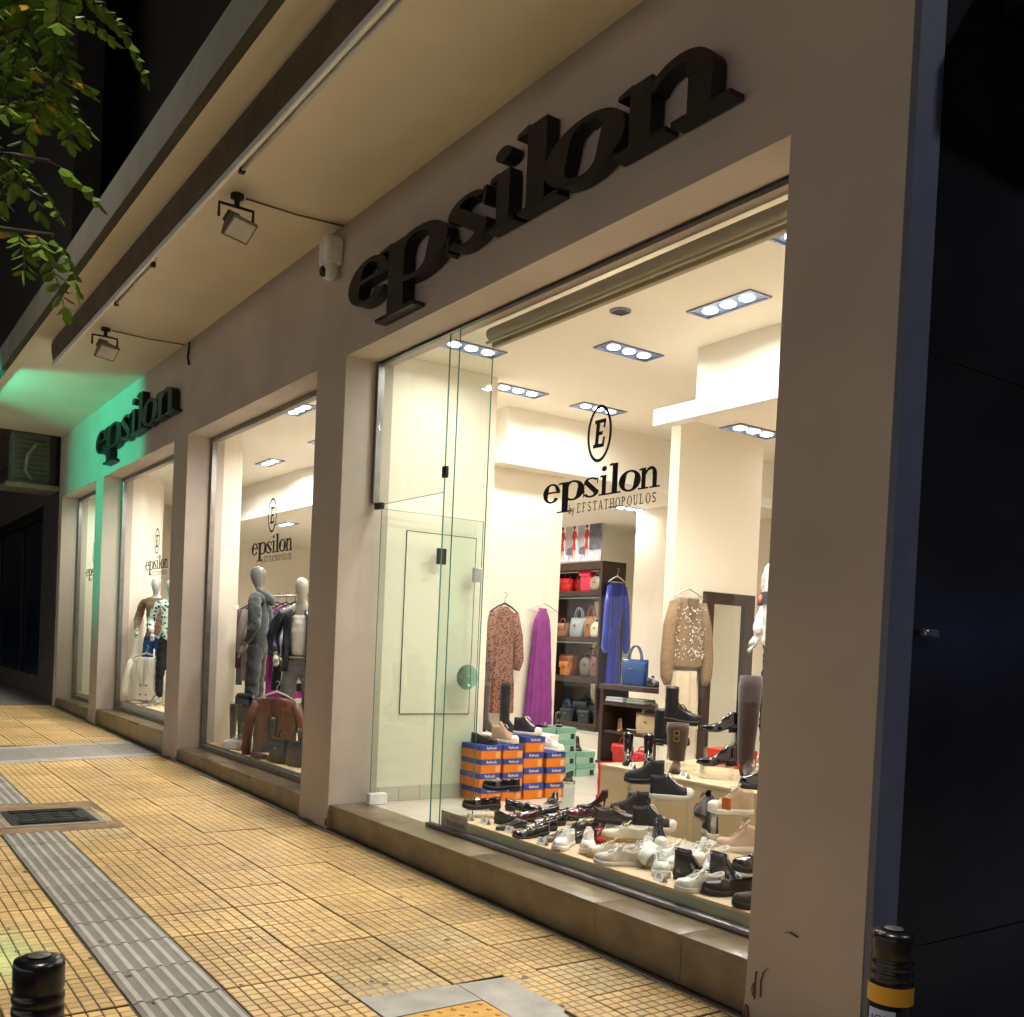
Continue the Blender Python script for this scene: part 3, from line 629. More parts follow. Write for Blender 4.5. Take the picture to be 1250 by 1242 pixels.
cr = thing('assumed_pharmacy_cross', 'unseen lit green pharmacy cross assumed on a kerbside pole', 'pharmacy sign', (-12.0, -3.34, gz(-12.0)))  # unseen source assumed for the green light; its spot is aimed at the sign wall
MB().lathe([(.05, 0), (.045, 3.59)], 12).build('pole', DARKM, cr)
MB().tube([(0, -.3, 4.05), (0, .05, 4.05)], .02).build('arm', DARKM, cr)
Q = -.9; DZ = .75
b = MB(); b.bbox(-.06, .06, Q + .55, Q + 1.25, 3.8300, 4.0700, .01); b.bbox(-.058, .058, Q + .78, Q + 1.02, 4.0705, 4.3000, .01); b.bbox(-.058, .058, Q + .78, Q + 1.02, 3.6000, 3.8295, .01); b.build('case', BLACKM, cr)
GLOW = emat('green_glow', (.02, 1, .45), 3)
b = MB()
for sx in (-.0625, .0605): b.box(sx, sx + .002, Q + .57, Q + 1.23, 3.8500, 4.0500); b.box(sx, sx + .002, Q + .8, Q + 1.0, 4.0800, 4.2800); b.box(sx, sx + .002, Q + .8, Q + 1.0, 3.6200, 3.8200)
b.build('light_face', GLOW, cr)
ld = bpy.data.lights.new('assumed_cross_light', 'SPOT'); ld.spot_size = R(82); ld.spot_blend = .35; ld.energy = 330; ld.color = (.0, 1, .58); ld.shadow_soft_size = .06
lo = bpy.data.objects.new('assumed_cross_beam', ld); COL.objects.link(lo); lo.parent = cr; lo.location = (.0, .45, 4.25); lo.rotation_euler = Vector((.45, -2.9, .35)).to_track_quat('Z', 'Y').to_euler()
tl = thing('assumed_traffic_light', 'unseen pedestrian traffic light assumed at the kerb, showing green', 'traffic light', (-2.75, -3.36, gz(-2.75)))  # unseen signal assumed, added for the green light on the near pavement
MB().lathe([(.05, 0), (.05, 2.9)], 12).build('pole', DARKM, tl)
MB().bbox(-.1, .1, .06, .3, 1.85, 2.75, .02).build('housing', BLACKM, tl)
b = MB(); b.box(-.07, .07, .3005, .304, 1.93, 2.07); b.build('green_lens', emat('signal_green', (.02, 1, .5), 8), tl)
b = MB(); b.box(-.07, .07, .3005, .304, 2.2, 2.34); b.box(-.07, .07, .3005, .304, 2.48, 2.62); b.build('dark_lens', mat('dark_lens', '#1c0c0a', .2), tl)
ld = bpy.data.lights.new('assumed_signal_light', 'SPOT'); ld.energy = 190; ld.color = (.0, 1, .75); ld.spot_size = R(36); ld.spot_blend = .9; ld.shadow_soft_size = .05
lo = bpy.data.objects.new('assumed_signal_beam', ld); COL.objects.link(lo); lo.parent = tl; lo.location = (0, .33, 2.0); lo.rotation_euler = (R(1), R(-2), 0)
# bollards
BOLL = mat('black_rubber', '#101012', .28, var=.15, bump=.1, spec=.5)
BOLY = mat('yellow_band', '#b98a1e', .4, var=.1)
for i, (x_, y_, top, lab) in enumerate(((.442, -.518, .715, 'black ribbed bollard with yellow band and paper label at the building corner'), (-.482, -2.853, .69, 'plain black ribbed bollard beside the tactile strip'))):
    z0 = gz(x_); t = thing('bollard', lab, 'bollard', (x_, y_, z0), R(-40)); h = top - z0
    r = .066
    MB().lathe([(r * 1.15, 0), (r, .03), (r, h - .158), (r * .93, h - .154), (r * .98, h - .147), (r, h - .139), (r * .98, h - .128), (r * .9, h - .121), (r * .98, h - .113), (r, h - .104), (r * .97, h - .094), (r * .9, h - .086), (r * .97, h - .078), (r * .97, h - .02), (r * .93, h - .006), (r * .6, h), (0, h + .003)], 32).build('post', BOLL, t)
    if i == 0:
        b = MB(); b.lathe([(r + .002, h - .222), (r + .002, h - .166)], 32, cap=False); b.lathe([(r * .99, h - .166), (r * .99, h - .222)], 32, cap=False); b.build('yellow_band', BOLY, t)
        b = MB(); b.loft([[((r + .003) * math.cos(a), (r + .003) * math.sin(a), z_) for a in [R(-75 + q * 9) for q in range(9)]] for z_ in (h - .34, h - .238)], closed=False); b.build('paper_label', mat('blue_white_paper', '#9aa4c8', .6), t)
        tm = text_mesh('JOB\n8888', .034, .0004); 
        obj('handwriting', tm, mat('blue_ink', '#20265c', .6), t, ((r + .0045) * math.cos(R(-40)), (r + .0045) * math.sin(R(-40)), h - .285), (PI / 2, 0, R(50)))
    MB().lathe([(.03, 0), (.028, .003), (0, .003)], 16, (0, 0, h + .0032)).build('cap', mat('grey_cap', '#5a5a58', .4), t)

# ------------------------------------------------------------------ street tree: trunk out of view, sprays of toothed pinnate leaves
LEAF = mat('leaf_green', '#6c8a2a', .65, var=.25, scale=6, isl=.35, col2='#4c6a1c', spec=.2)
LEAFY = mat('leaf_yellow', '#c2961f', .65, var=.2, isl=.25, spec=.2)
tr = thing('street_tree', 'street tree with hanging toothed green leaves and a few yellow ones', 'tree', (-4.6, -3.7, gz(-4.6)))
MB().tube([(0, 0, 0), (.03, .02, 1.5), (-.02, .08, 2.8), (.1, .15, 3.9), (.3, .3, 5.2)], [.16, .14, .12, .1, .05], 12).build('trunk', mat('bark', '#4a3f33', .9, var=.3, scale=12, bump=.8), tr)
br = MB(); lf = MB(); ly = MB(); rg = random.Random(5)
tbase = Vector((-4.6, -3.7, gz(-4.6)))
def leaflet(mb, o, d, n, L):
    d = d.normalized(); s = d.cross(n).normalized(); vs = [o]
    prof = [(.12, .22), (.3, .36), (.36, .28), (.52, .4), (.58, .3), (.74, .3), (.8, .2), (1, 0)]
    Lp = [o + d * L * a + s * L * w * .75 - n * L * w * .25 for a, w in prof]; Rp = [o + d * L * a - s * L * w * .75 - n * L * w * .25 for a, w in prof[:-1]]
    mid = [o + d * L * a for a in (0, .35, .7)]
    mb.add([o] + Lp + Rp, [(0, 1, 2, 3, 4, 5, 6, 7, 8), (0, 8, 15, 14, 13, 12, 11, 10, 9)], False)
def spray(p0, dirv, n, L):
    p = Vector(p0); d = Vector(dirv).normalized(); pts = [p.copy()]
    for k in range(n):
        d = (d + Vector((rg.uniform(-.08, .08), rg.uniform(-.08, .08), -.16))).normalized(); p = p + d * L * .62; pts.append(p.copy())
        sd = d.cross(Vector((0, 0, 1))); sd = sd.normalized() if sd.length > .1 else Vector((1, 0, 0))
        nn = (Vector((0, 0, 1)) + Vector((rg.uniform(-.5, .5), rg.uniform(-.5, .5), 0))).normalized()
        for sg in (-1, 1):
            tgt = ly if rg.random() < .07 else lf
            leaflet(tgt, p + sd * sg * .004, d * .55 + sd * sg * (.8 + rg.uniform(-.2, .2)) + Vector((0, 0, -.25 + rg.uniform(-.25, .25))), nn, L * rg.uniform(.8, 1.2) * (1 - .3 * k / n))
    leaflet(lf, p, d, nn, L * 1.05)
    br.tube([q - tbase for q in pts], .0025, 4)
def limb(a, b_, n, spread, size):
    a, b_ = Vector(a), Vector(b_); pts = []
    for k in range(8):
        q = a.lerp(b_, k / 7) + Vector((rg.uniform(-.04, .04), rg.uniform(-.04, .04), .25 * math.sin(k / 7 * PI) * (a - b_).length * .2)); pts.append(q)
    br.tube([q - tbase for q in pts], [.03 - .003 * k for k in range(8)], 6)
    for k in range(n):
        q = pts[rg.randint(2, 7)].lerp(pts[rg.randint(3, 7)], rg.random())
        spray(q, (rg.uniform(-1, 1) * spread, rg.uniform(-1, 1) * spread, rg.uniform(-.5, .4)), rg.randint(4, 7), size * rg.uniform(.8, 1.2))
limb((-4.5, -3.55, 4.2), (-2.72, -2.36, 4.55), 34, 1, .1)
limb((-4.5, -3.5, 3.9), (-2.95, -2.5, 4.12), 26, 1, .1)
limb((-4.45, -3.5, 4.0), (-2.85, -2.5, 3.75), 24, .9, .095)
limb((-4.45, -3.5, 3.6), (-2.88, -2.5, 3.42), 20, .7, .09)
limb((-4.35, -3.45, 4.9), (-3.3, -2.4, 5.1), 20, 1, .08)
limb((-4.4, -3.5, 5.0), (-5.4, -3.0, 5.3), 16, 1, .09)
limb((-4.3, -3.4, 5.2), (-4.0, -4.4, 5.4), 14, 1, .09)
def localize(mb): mb.v = [tuple(Vector(p) - tbase) for p in mb.v]; return mb
br.build('branches', MATS['bark'], tr)
o = localize(lf).build('crown', LEAF, tr); o['kind'] = 'stuff'
o = localize(ly).build('yellow_leaves', LEAFY, tr); o['kind'] = 'stuff'
# dark block down the street
fb = thing('distant_building', 'dark unlit apartment block far down the street', 'building', (-58, 8, 0))
DKB = mat('night_facade', '#4a4b52', .8, var=.25, scale=.3)
MB().box(-8, 8, -7, 30, -1, 34).build('wall', DKB, fb)
for k in range(4):
    for j in range(8):
        b = MB(); b.bbox(8.001, 8.15, -6 + k * 4.2, -3.6 + k * 4.2, 3 + j * 3.6, 5.2 + j * 3.6, .03); b.build('window', DGL, fb)

# lit shops added across the road to brighten the facade, and an unseen building over the side street, its lit windows added for reflections (only their light and reflections reach the picture)
FILL_GLOW = emat('opposite_window_fill', (1, .93, .9), 1.7)
ob = thing('opposite_building', 'unseen building across the road with lit windows added to brighten the shop front', 'building', (-6, -16, 0))
MB().box(-22, 24, -6, 0, -.6, 15).build('wall', mat('opposite_plaster', '#6b665e', .8, var=.15), ob)
for k in range(9):
    MB().bbox(-21 + k * 5, -17.2 + k * 5, -.05, .1, .3, 3.3, .01).build('window_frame', DARKM, ob)
    MB().box(-20.9 + k * 5, -17.3 + k * 5, .1005, .11, .4, 3.2).build('unseen_lit_window', FILL_GLOW, ob)
cb = thing('corner_building', 'unseen dim building across the side street with blue and red windows added for reflections', 'building', (9, 4, 0))
MB().box(0, 8, -6, 24, -.6, 14).build('wall', mat('corner_plaster', '#55524e', .8, var=.15), cb)
for k, (c_, st_) in enumerate((((.2, .35, 1), .5), ((1, .12, .12), .5), ((.8, .85, 1), .35), ((.2, .35, 1), .3))):
    MB().bbox(-.06, -.001, -4 + k * 5, -1.6 + k * 5, 1.0 + (k % 2) * .5, 2.9, .01).build('window_frame', DARKM, cb)
    MB().box(-.068, -.0605, -3.9 + k * 5, -1.7 + k * 5, 1.1 + (k % 2) * .5, 2.8).build('unseen_lit_window', emat('dim_window_%d' % k, c_, st_), cb)
# chewing gum spots trodden into the slabs
m = MB(); rg3 = random.Random(21)
for _ in range(150):
    x_, y_ = rg3.uniform(-9, 0), rg3.uniform(-2.6, -.1); r_ = rg3.uniform(.007, .018)
    m.add([(x_ + r_ * math.cos(q * PI / 4) * rg3.uniform(.7, 1.2), y_ + r_ * math.sin(q * PI / 4) * rg3.uniform(.7, 1.2), gz(x_) + .0024) for q in range(8)], [tuple(range(8))])
o = m.build('gum_spots', mat('gum', '#6d6354', .8, var=.2, isl=.3), pave); o['kind'] = 'stuff'
# ------------------------------------------------------------------ shop fittings
LAM = mat('green_grey_laminate', '#b9b99e', .4, var=.06, scale=3)
def platform(name, label, x0, x1, y0, y1, z0, z1, front=LAM, top=WOODP, lip=.02):
    t = thing(name, label, 'platform', ((x0 + x1) / 2, (y0 + y1) / 2, z0)); w, d, h = (x1 - x0) / 2, (y1 - y0) / 2, z1 - z0
    MB().bbox(-w + .004, w - .004, -d + .004, d - .004, .0, h - lip, .002).build('body', front, t)
    MB().bbox(-w, w, -d, d, h - lip + .0005, h, .002).build('top', top, t); return t
platform('display_platform', 'low display platform with pale wood top under the rows of shoes', -3.48, -.56, .335, 1.36, .2505, .345)
platform('display_plinth', 'pale wood plinth carrying the boots behind the shoe platform', -3.17, -.25, 1.45, 2.95, .2505, .72, WOODP)
platform('display_platform', 'low display platform under the two clothed mannequins', -8.59, -5.23, .335, 1.3, .2505, .31, WHITE)
platform('display_platform', 'white display platform under the cream jacket', -12.46, -9.12, .335, 1.25, .385, .515, WHITE)
platform('display_platform', 'white display platform behind the narrow last window', -15.37, -12.95, .335, .89, .35, .45, WHITE)
MIR = mat('mirror_glass', '#e6eae6', .02, metal=1, var=.01)
su = thing('bag_shelf', 'dark wood shelf unit with mirrored back full of handbags', 'shelf unit', (-8.435, 5.74, .4305))
for sx in (-.565, .525): MB().bbox(sx, sx + .04, -.22, .22, 0, 2.35, .004).build('side_panel', WOODD, su)
for z0, z1 in ((.03, .1), (.66, .745), (1.235, 1.295), (1.87, 1.95), (2.24, 2.349)): MB().bbox(-.524, .524, -.22, .2, z0, z1, .004).build('shelf', WOODD, su)
MB().box(-.524, .524, .2005, .215, .101, 2.239).build('mirror_back', MIR, su)
for z in (1.235, 1.87, 2.24): MB().tube([(-.5, -.1, z - .012), (.5, -.1, z - .012)], .011, 6).build('light_tube', mat('pale_tube', '#d9dbe0', .3), su)
# poster above the shelf
po = thing('fashion_poster', 'photo poster of three figures in red dresses above the bag shelf', 'poster', (-8.42, 5.53, 2.79))
MB().box(-.5, .5, 0, .02, 0, .63).build('sheet', mat('poster_paper', '#b9b4b8', .5, var=.25, scale=4, col2='#8f8c95'), po)
pk = {'white': mat('poster_white', '#e9e4e2', .6), 'grey': mat('poster_grey', '#6d6a78', .6, var=.3, scale=9), 'red': mat('poster_red', '#c8362e', .6, var=.15), 'skin': mat('poster_skin', '#a8705c', .6), 'hair': mat('poster_hair', '#3a2a2c', .6)}
b = MB()
for k, x_ in enumerate((-.4, -.13, .14)): b.strip(*rect(x_, .12, x_ + .12, .58), -.002, 0); b.strip(*quad(x_ - .05, .02, x_ + .06, .12, x_ + .2, .12, x_ + .17, .02), -.0024, 0)
b.build('pale_panels', pk['white'], po)
b = MB()
for x_ in (-.25, .02): b.strip(*quad(x_, .1, x_ + .02, .2, x_ + .16, .22, x_ + .14, .1), -.0028, 0)
b.strip(*rect(.24, .15, .49, .61), -.0028, 0); b.build('street_blocks', pk['grey'], po)
for k, x_ in enumerate((-.35, -.09, .18)):
    b = MB(); b.strip([(x_ - .03, .44), (x_ - .045, .36), (x_ - .02, .29), (x_ - .05, .17)], [(x_ + .035, .44), (x_ + .045, .36), (x_ + .025, .29), (x_ + .05, .17)], -.004, 0); b.strip(*quad(x_ + .03, .43, x_ + .04, .43, x_ + .08, .33, x_ + .06, .31), -.0043, 0); b.build('dress', pk['red'], po)
    b = MB(); b.strip(*rect(x_ - .012, .44, x_ + .012, .47), -.0036, 0); b.strip(*quad(x_ - .03, .04, x_ - .03, .17, x_, .17, x_ - .012, .04), -.0034, 0); b.strip(*quad(x_ + .03, .03, x_ + .01, .17, x_ + .035, .17, x_ + .045, .03), -.0034, 0); b.build('limbs', pk['skin'], po)
    b = MB(); b.strip(*arcs(x_, .495, .026, .032, 0, 360, lambda a: (.0255, .0315), 14), -.0046, 0); b.build('hair', pk['hair'], po)
sp_ = thing('wall_spotlight', 'small wall spotlight on the wall beside the poster', 'spotlight', (-7.0, 6.3, 3.0))
MB().tube([(0, .298, .06), (0, .1, .06), (0, .05, .0)], .02).build('arm', DARKM, sp_)
MB().loft([[(-.1 - .11 * k, r_ * math.cos(q * PI / 6), -.01 + r_ * math.sin(q * PI / 6)) for q in range(12)] for k, r_ in enumerate((.05, .035, .07))]).build('head', DARKM, sp_)
# console table
ct = thing('console_table', 'dark wood console with two tiers beside the bag shelf', 'console', (-5.84, 4.4, .2495))
MB().bbox(-.49, .49, -.2, .2, .86, .92, .004).build('top', WOODD, ct)
MB().bbox(-.4, .49, -.2, .2, .68, .72, .004).build('shelf', WOODD, ct)
MB().bbox(-.47, -.41, -.2, .2, .03, .859, .004).build('side_panel', WOODD, ct)
MB().bbox(.43, .485, -.2, .2, .03, .679, .004).build('side_panel', WOODD, ct)
MB().bbox(-.405, .425, -.18, .2, .36, .39, .004).build('shelf', WOODD, ct)
MB().bbox(-.49, .49, -.21, .21, .0, .0295, .004).build('base', WOODD, ct)
MB().box(-.4, .42, .17, .19, .4, .679).build('back_panel', WOODD, ct)
# standing mirror against the column
mi = thing('wall_mirror', 'tall mirror in dark wood frame on the column behind the boots', 'mirror', (-4.198, 3.88, .27))
for y0, y1, z0, z1 in ((-.335, -.21, 0, 1.88), (.22, .36, 0, 1.88), (-.2095, .2195, 1.77, 1.88), (-.2095, .2195, 0, .12)): MB().bbox(0, .045, y0, y1, z0, z1, .006).build('frame', WOODD, mi)
MB().box(.005, .015, -.2095, .2195, .1205, 1.7695).build('glass', MIR, mi)

# ------------------------------------------------------------------ shoes
def itp(tab, u):
    for (a, x), (b_, y) in zip(tab, tab[1:]):
        if u <= b_: return x + (y - x) * (u - a) / max(1e-6, b_ - a)
    return tab[-1][1]
WT = [(0, 0), (.012, .34), (.04, .52), (.08, .63), (.15, .7), (.33, .62), (.48, .68), (.66, 1), (.78, .98), (.88, .82), (.95, .55), (.985, .3), (1, 0)]
WP = [(0, 0), (.012, .34), (.04, .52), (.08, .63), (.15, .7), (.33, .6), (.48, .66), (.64, 1), (.76, .9), (.86, .62), (.94, .34), (.985, .14), (1, 0)]
US = [0, .012, .035, .07, .12, .2, .28, .34, .385, .42, .46, .52, .58, .64, .7, .76, .82, .87, .91, .95, .975, .99, 1]
SS = [1, .985, .93, .85, .77, .66, .4, 0]
KIND = {
 'sneaker': dict(L=.285, W=.05, sole=.028, uo=.4, Rm=[(0, .078), (.2, .06), (.4, .07)], T=[(.4, .083), (.6, .064), (.75, .05), (.92, .04), (1, .016)], lace=(.44, .68, 5)),
 'runner': dict(L=.29, W=.053, sole=.036, uo=.4, Rm=[(0, .085), (.2, .062), (.4, .075)], T=[(.4, .09), (.6, .066), (.75, .05), (.92, .04), (1, .016)], lace=(.44, .7, 6)),
 'hightop': dict(L=.285, W=.05, sole=.033, uo=.34, Rm=[(0, .125), (.2, .12), (.34, .135)], T=[(.34, .14), (.46, .11), (.6, .075), (.76, .052), (.92, .042), (1, .018)], lace=(.37, .7, 7), lean=.16, cap=.8),
 'loafer': dict(L=.275, W=.046, sole=.014, heel=.024, uo=.5, Rm=[(0, .056), (.25, .04), (.5, .05)], T=[(.5, .054), (.66, .052), (.85, .042), (.95, .034), (1, .012)], strap=1),
 'chunky': dict(L=.28, W=.05, sole=.03, heel=.016, uo=.5, Rm=[(0, .056), (.25, .042), (.5, .05)], T=[(.5, .056), (.66, .054), (.85, .046), (.95, .036), (1, .014)], strap=1),
 'flat': dict(L=.25, W=.041, sole=.009, heel=.008, uo=.66, Rm=[(0, .048), (.3, .03), (.66, .026)], T=[(.66, .03), (.85, .03), (1, .01)], pt=1),
 'pump': dict(L=.225, W=.037, sole=.007, heel=.088, still=1, uo=.68, Rm=[(0, .055), (.3, .035), (.68, .024)], T=[(.68, .028), (.85, .026), (1, .008)], pt=1),
 'ankle': dict(L=.27, W=.044, sole=.022, heel=.022, uo=.34, Rm=[(0, .135), (.2, .13), (.34, .14)], T=[(.34, .145), (.42, .12), (.54, .085), (.7, .062), (.9, .046), (1, .016)], lean=.12),
 'chelsea': dict(L=.28, W=.046, sole=.032, heel=.008, uo=.34, Rm=[(0, .125), (.2, .12), (.34, .13)], T=[(.34, .133), (.44, .11), (.56, .085), (.72, .066), (.9, .05), (1, .018)], lean=.12),
 'pointed': dict(L=.29, W=.04, sole=.012, heel=.05, uo=.3, Rm=[(0, .1), (.15, .085), (.3, .1)], T=[(.3, .105), (.42, .085), (.56, .06), (.75, .043), (.92, .03), (1, .008)], pt=1, lean=.1),
 'combat': dict(L=.28, W=.048, sole=.034, heel=.016, uo=.1, Rm=[(0, .1), (.1, .1)], T=[(.1, .1), (.34, .12), (.46, .1), (.58, .08), (.76, .062), (.92, .048), (1, .018)], shaft=(.24, .05, .05), lace=(.4, .66, 5)),
 'tall': dict(L=.26, W=.042, sole=.014, heel=.045, uo=.1, Rm=[(0, .09), (.1, .09)], T=[(.1, .09), (.34, .105), (.46, .08), (.6, .058), (.8, .046), (.92, .036), (1, .012)], shaft=(.42, .056, .05), pt=1),
 'wide': dict(L=.27, W=.046, sole=.014, heel=.03, uo=.1, Rm=[(0, .09), (.1, .09)], T=[(.1, .09), (.34, .105), (.46, .08), (.6, .06), (.8, .048), (.92, .038), (1, .014)], shaft=(.33, .095, .085), buckle=1),
 'sock': dict(L=.25, W=.042, sole=.016, heel=.045, uo=.1, Rm=[(0, .09), (.1, .09)], T=[(.1, .09), (.34, .105), (.46, .08), (.6, .058), (.8, .046), (.92, .036), (1, .012)], shaft=(.2, .047, .043), pt=1),
 'knee': dict(L=.27, W=.044, sole=.014, heel=.035, uo=.1, Rm=[(0, .09), (.1, .09)], T=[(.1, .09), (.34, .105), (.46, .08), (.6, .06), (.8, .048), (.92, .038), (1, .014)], shaft=(.62, .072, .072)),
}
def shoe_parts(kind):
    K = KIND[kind]; L, Wd, sh, hb = K['L'], K['W'], K['sole'], K.get('heel', 0); WTb = WP if K.get('pt') else WT
    base = lambda u: hb * (1 if u < .22 else max(0, 1 - (u - .22) / .36) ** 1.5 if not K.get('still') else max(0, 1 - (u - .1) / .5) ** 1.3 if u > .1 else 1)
    spring = lambda u: .012 * max(0, (u - .78) / .22) ** 2
    w = lambda u: Wd * itp(WTb, u)
    out = {}
    # sole
    m = MB(); n = len(US)
    def ring(sc, zf):
        right = [(u * L + (.003 if u == 1 else 0) * 0, -w(u) * sc, base(u) + spring(u) + zf(u)) for u in US]
        left = [(u * L, w(u) * sc, base(u) + spring(u) + zf(u)) for u in US[-2:0:-1]]
        return [((x_ - L / 2) * (1 + .03 * sc) + L / 2, y_, z_) for x_, y_, z_ in right + left]
    m.loft([ring(.97, lambda u: 0), ring(1.06, lambda u: sh * .3), ring(1.07, lambda u: sh * .75), ring(1.0, lambda u: sh)])
    out['sole'] = m
    if hb and not K.get('still'):
        m = MB(); hu = [u for u in US if u <= .29]
        hr = lambda sc, z: [(u * L, -w(u) * sc, z(u)) for u in hu] + [(u * L, w(u) * sc, z(u)) for u in hu[::-1][:-1]]
        m.loft([hr(.98 if hb < .035 else .7, lambda u: 0), hr(1.03, lambda u: base(u) + .002)]); out['heel'] = m
    if K.get('still'):
        m = MB(); m.loft([[(cx_ + r_ * math.cos(q * PI / 5), r_ * .9 * math.sin(q * PI / 5), z_) for q in range(10)] for cx_, r_, z_ in ((.028, .0045, 0), (.027, .0045, .02), (.024, .007, .055), (.026, .017, .082), (.03, .022, hb + .003))]); out['heel'] = m
    # upper
    m = MB(); rings = []
    ln = K.get('lean', .0); zmax = max(v_ for _, v_ in K['Rm'] + K['T'])
    for u in US:
        bz = base(u) + spring(u) + sh - .002; ww = w(u) * .97; pts = []
        if u <= K['uo'] + 1e-6:
            Rz = itp(K['Rm'], u)
            zz = [0, .35 * Rz, .8 * Rz, Rz, Rz * .985, (.02 if u > .02 else Rz), (.006 if u > .02 else Rz), (.004 if u > .02 else Rz)]
        else:
            Tz = itp(K['T'], u); zz = [Tz * max(0, 1 - s ** 2.6) ** .5 for s in SS]; zz[1] = max(zz[1], Tz * .25)
        half = [(s, z) for s, z in zip(SS, zz)]
        for s, z in half + [(-s, z) for s, z in half[-2::-1]]:
            pts.append((u * L + ln * .35 * z * (1 - u * 2) * .3, s * ww * (1 - ln * z / zmax), bz + z))
        rings.append(pts)
    m.loft(rings, closed=False)
    zS = base(.15) + sh
    if 'shaft' in K:
        H, rx, ry = K['shaft']; N = 20; c0 = .34 * .5 * L
        el = lambda z, a, b_, dx: [(dx + a * math.cos(2 * PI * q / N), b_ * math.sin(2 * PI * q / N) * (1 + .02 * math.sin(5 * q)), z) for q in range(N)]
        st_ = []
        for k in range(9):
            f_ = k / 8; z = zS + .04 + (H - .04) * f_; s0 = max(.05, rx * .78); s1 = max(.034, ry * .7); a = s0 + (rx - s0) * min(1, f_ * 1.3); b_ = s1 + (ry - s1) * min(1, f_ * 1.3)
            wv = 1 + .025 * math.sin(k * 2.1)
            st_.append(el(z + (.004 * 0), a * wv, b_ * wv, .05 + .004 * k * (rx > .06)))
        dxe = .05 + .032 * (rx > .06)
        st_ += [el(zS + H - .002, rx * .92, ry * .92, dxe), el(zS + H - .09, rx * .86, ry * .86, dxe)]
        m.loft(st_, True, False, True)
    out['upper'] = m
    zt = lambda u: base(u) + sh - .002 + itp(K['T'], u)
    if 'lace' in K:
        m = MB(); a, b_, n_ = K['lace']
        for k in range(n_):
            u = a + (b_ - a) * k / (n_ - 1); hw = w(u) * .42 * (1 - ln * .6)
            for sg in (-1, 1):
                u2 = u + (b_ - a) / n_ * .7; m.tube([(u * L, -sg * hw, zt(u) - .006 + .004), (.5 * (u + u2) * L, 0, zt(.5 * (u + u2)) + .006), (u2 * L, sg * hw, zt(u2) - .002)], .0032, 5)
        m.tube([(a * L + .005, .003, zt(a) + .006), (a * L + .025, .03, zt(a) + .004), (a * L + .05, .034, zt(a) - .03), (a * L + .035, .012, zt(a) - .004)], .0028, 5)
        m.tube([(a * L + .005, -.003, zt(a) + .006), (a * L + .03, -.028, zt(a) + .002), (a * L + .055, -.036, zt(a) - .035)], .0028, 5)
        out['laces'] = m
        m = MB(); u0 = a - .06   # tongue
        m.loft([[(x_ * L, y_ * w(.45) * .5, z_ + (.004 if abs(y_) < .5 else 0)) for y_ in (-1, -.5, 0, .5, 1)] for x_, z_ in ((a + .05, zt(a + .05) - .0), (a, zt(a) + .008), (u0, zt(a) + .028))], closed=False)
        m.loft([[(x_ * L - .004, y_ * w(.45) * .5, z_) for y_ in (-1, -.5, 0, .5, 1)] for x_, z_ in ((a + .05, zt(a + .05) - .004), (a, zt(a) + .005), (u0, zt(a) + .026))], closed=False); out['tongue'] = m
    if 'cap' in K:
        m = MB(); rr = []
        for u in [q for q in US if q >= K['cap']]:
            bz = base(u) + spring(u) + sh; Tz = itp(K['T'], u) * 1.05 + .002; ww = w(u) * 1.01 + .001
            rr.append([(u * L + .004, s * ww, bz - .003 + Tz * max(0, 1 - abs(s) ** 2.6) ** .5) for s in (1, .98, .9, .75, .5, .2, -.2, -.5, -.75, -.9, -.98, -1)])
        m.loft(rr, closed=False); out['toe_cap'] = m
    if K.get('strap'):
        m = MB(); m.loft([[(u * L, s * w(u) * 1.0, base(u) + sh - .001 + (itp(K['T'], u) * 1.04 + .003) * max(0, 1 - abs(s) ** 2.6) ** .5) for s in (1, .97, .85, .6, .3, 0, -.3, -.6, -.85, -.97, -1)] for u in (.56, .59, .63, .66)], closed=False); out['strap'] = m
        m = MB(); u = .61; zz_ = base(u) + sh + itp(K['T'], u) + .005
        m.tube([(u * L - .006, -.02, zz_ - .002), (u * L + .006, -.02, zz_ - .002), (u * L + .006, .02, zz_ - .002), (u * L - .006, .02, zz_ - .002), (u * L - .006, -.02, zz_ - .002)], .0022, 5); out['buckle'] = m
    if K.get('buckle'):
        H, rx, ry = K['shaft']; m = MB()
        for k in range(2):
            z = zS + H - .07 - k * .045; m.tube([(.082 + rx + .006 - .004 * abs(a), a * .02, z + b_ * .016) for a, b_ in ((-1, -1), (1, -1), (1, 1), (-1, 1), (-1, -1))], .004, 6)
        out['buckle'] = m
    return out
SHOEMESH = {}
def leather(c, gl): 
    return {'p': mat('patent' + c, c, .1, var=.1, coat=.6), 'l': mat('leather' + c, c, .35, var=.12, bump=.1, bscale=150), 's': mat('suede' + c, c, .9, var=.15, scale=20, bump=.2, sheen=.3), 'c': mat('canvas' + c, c, .8, var=.1, bump=.3, bscale=300)}[gl]
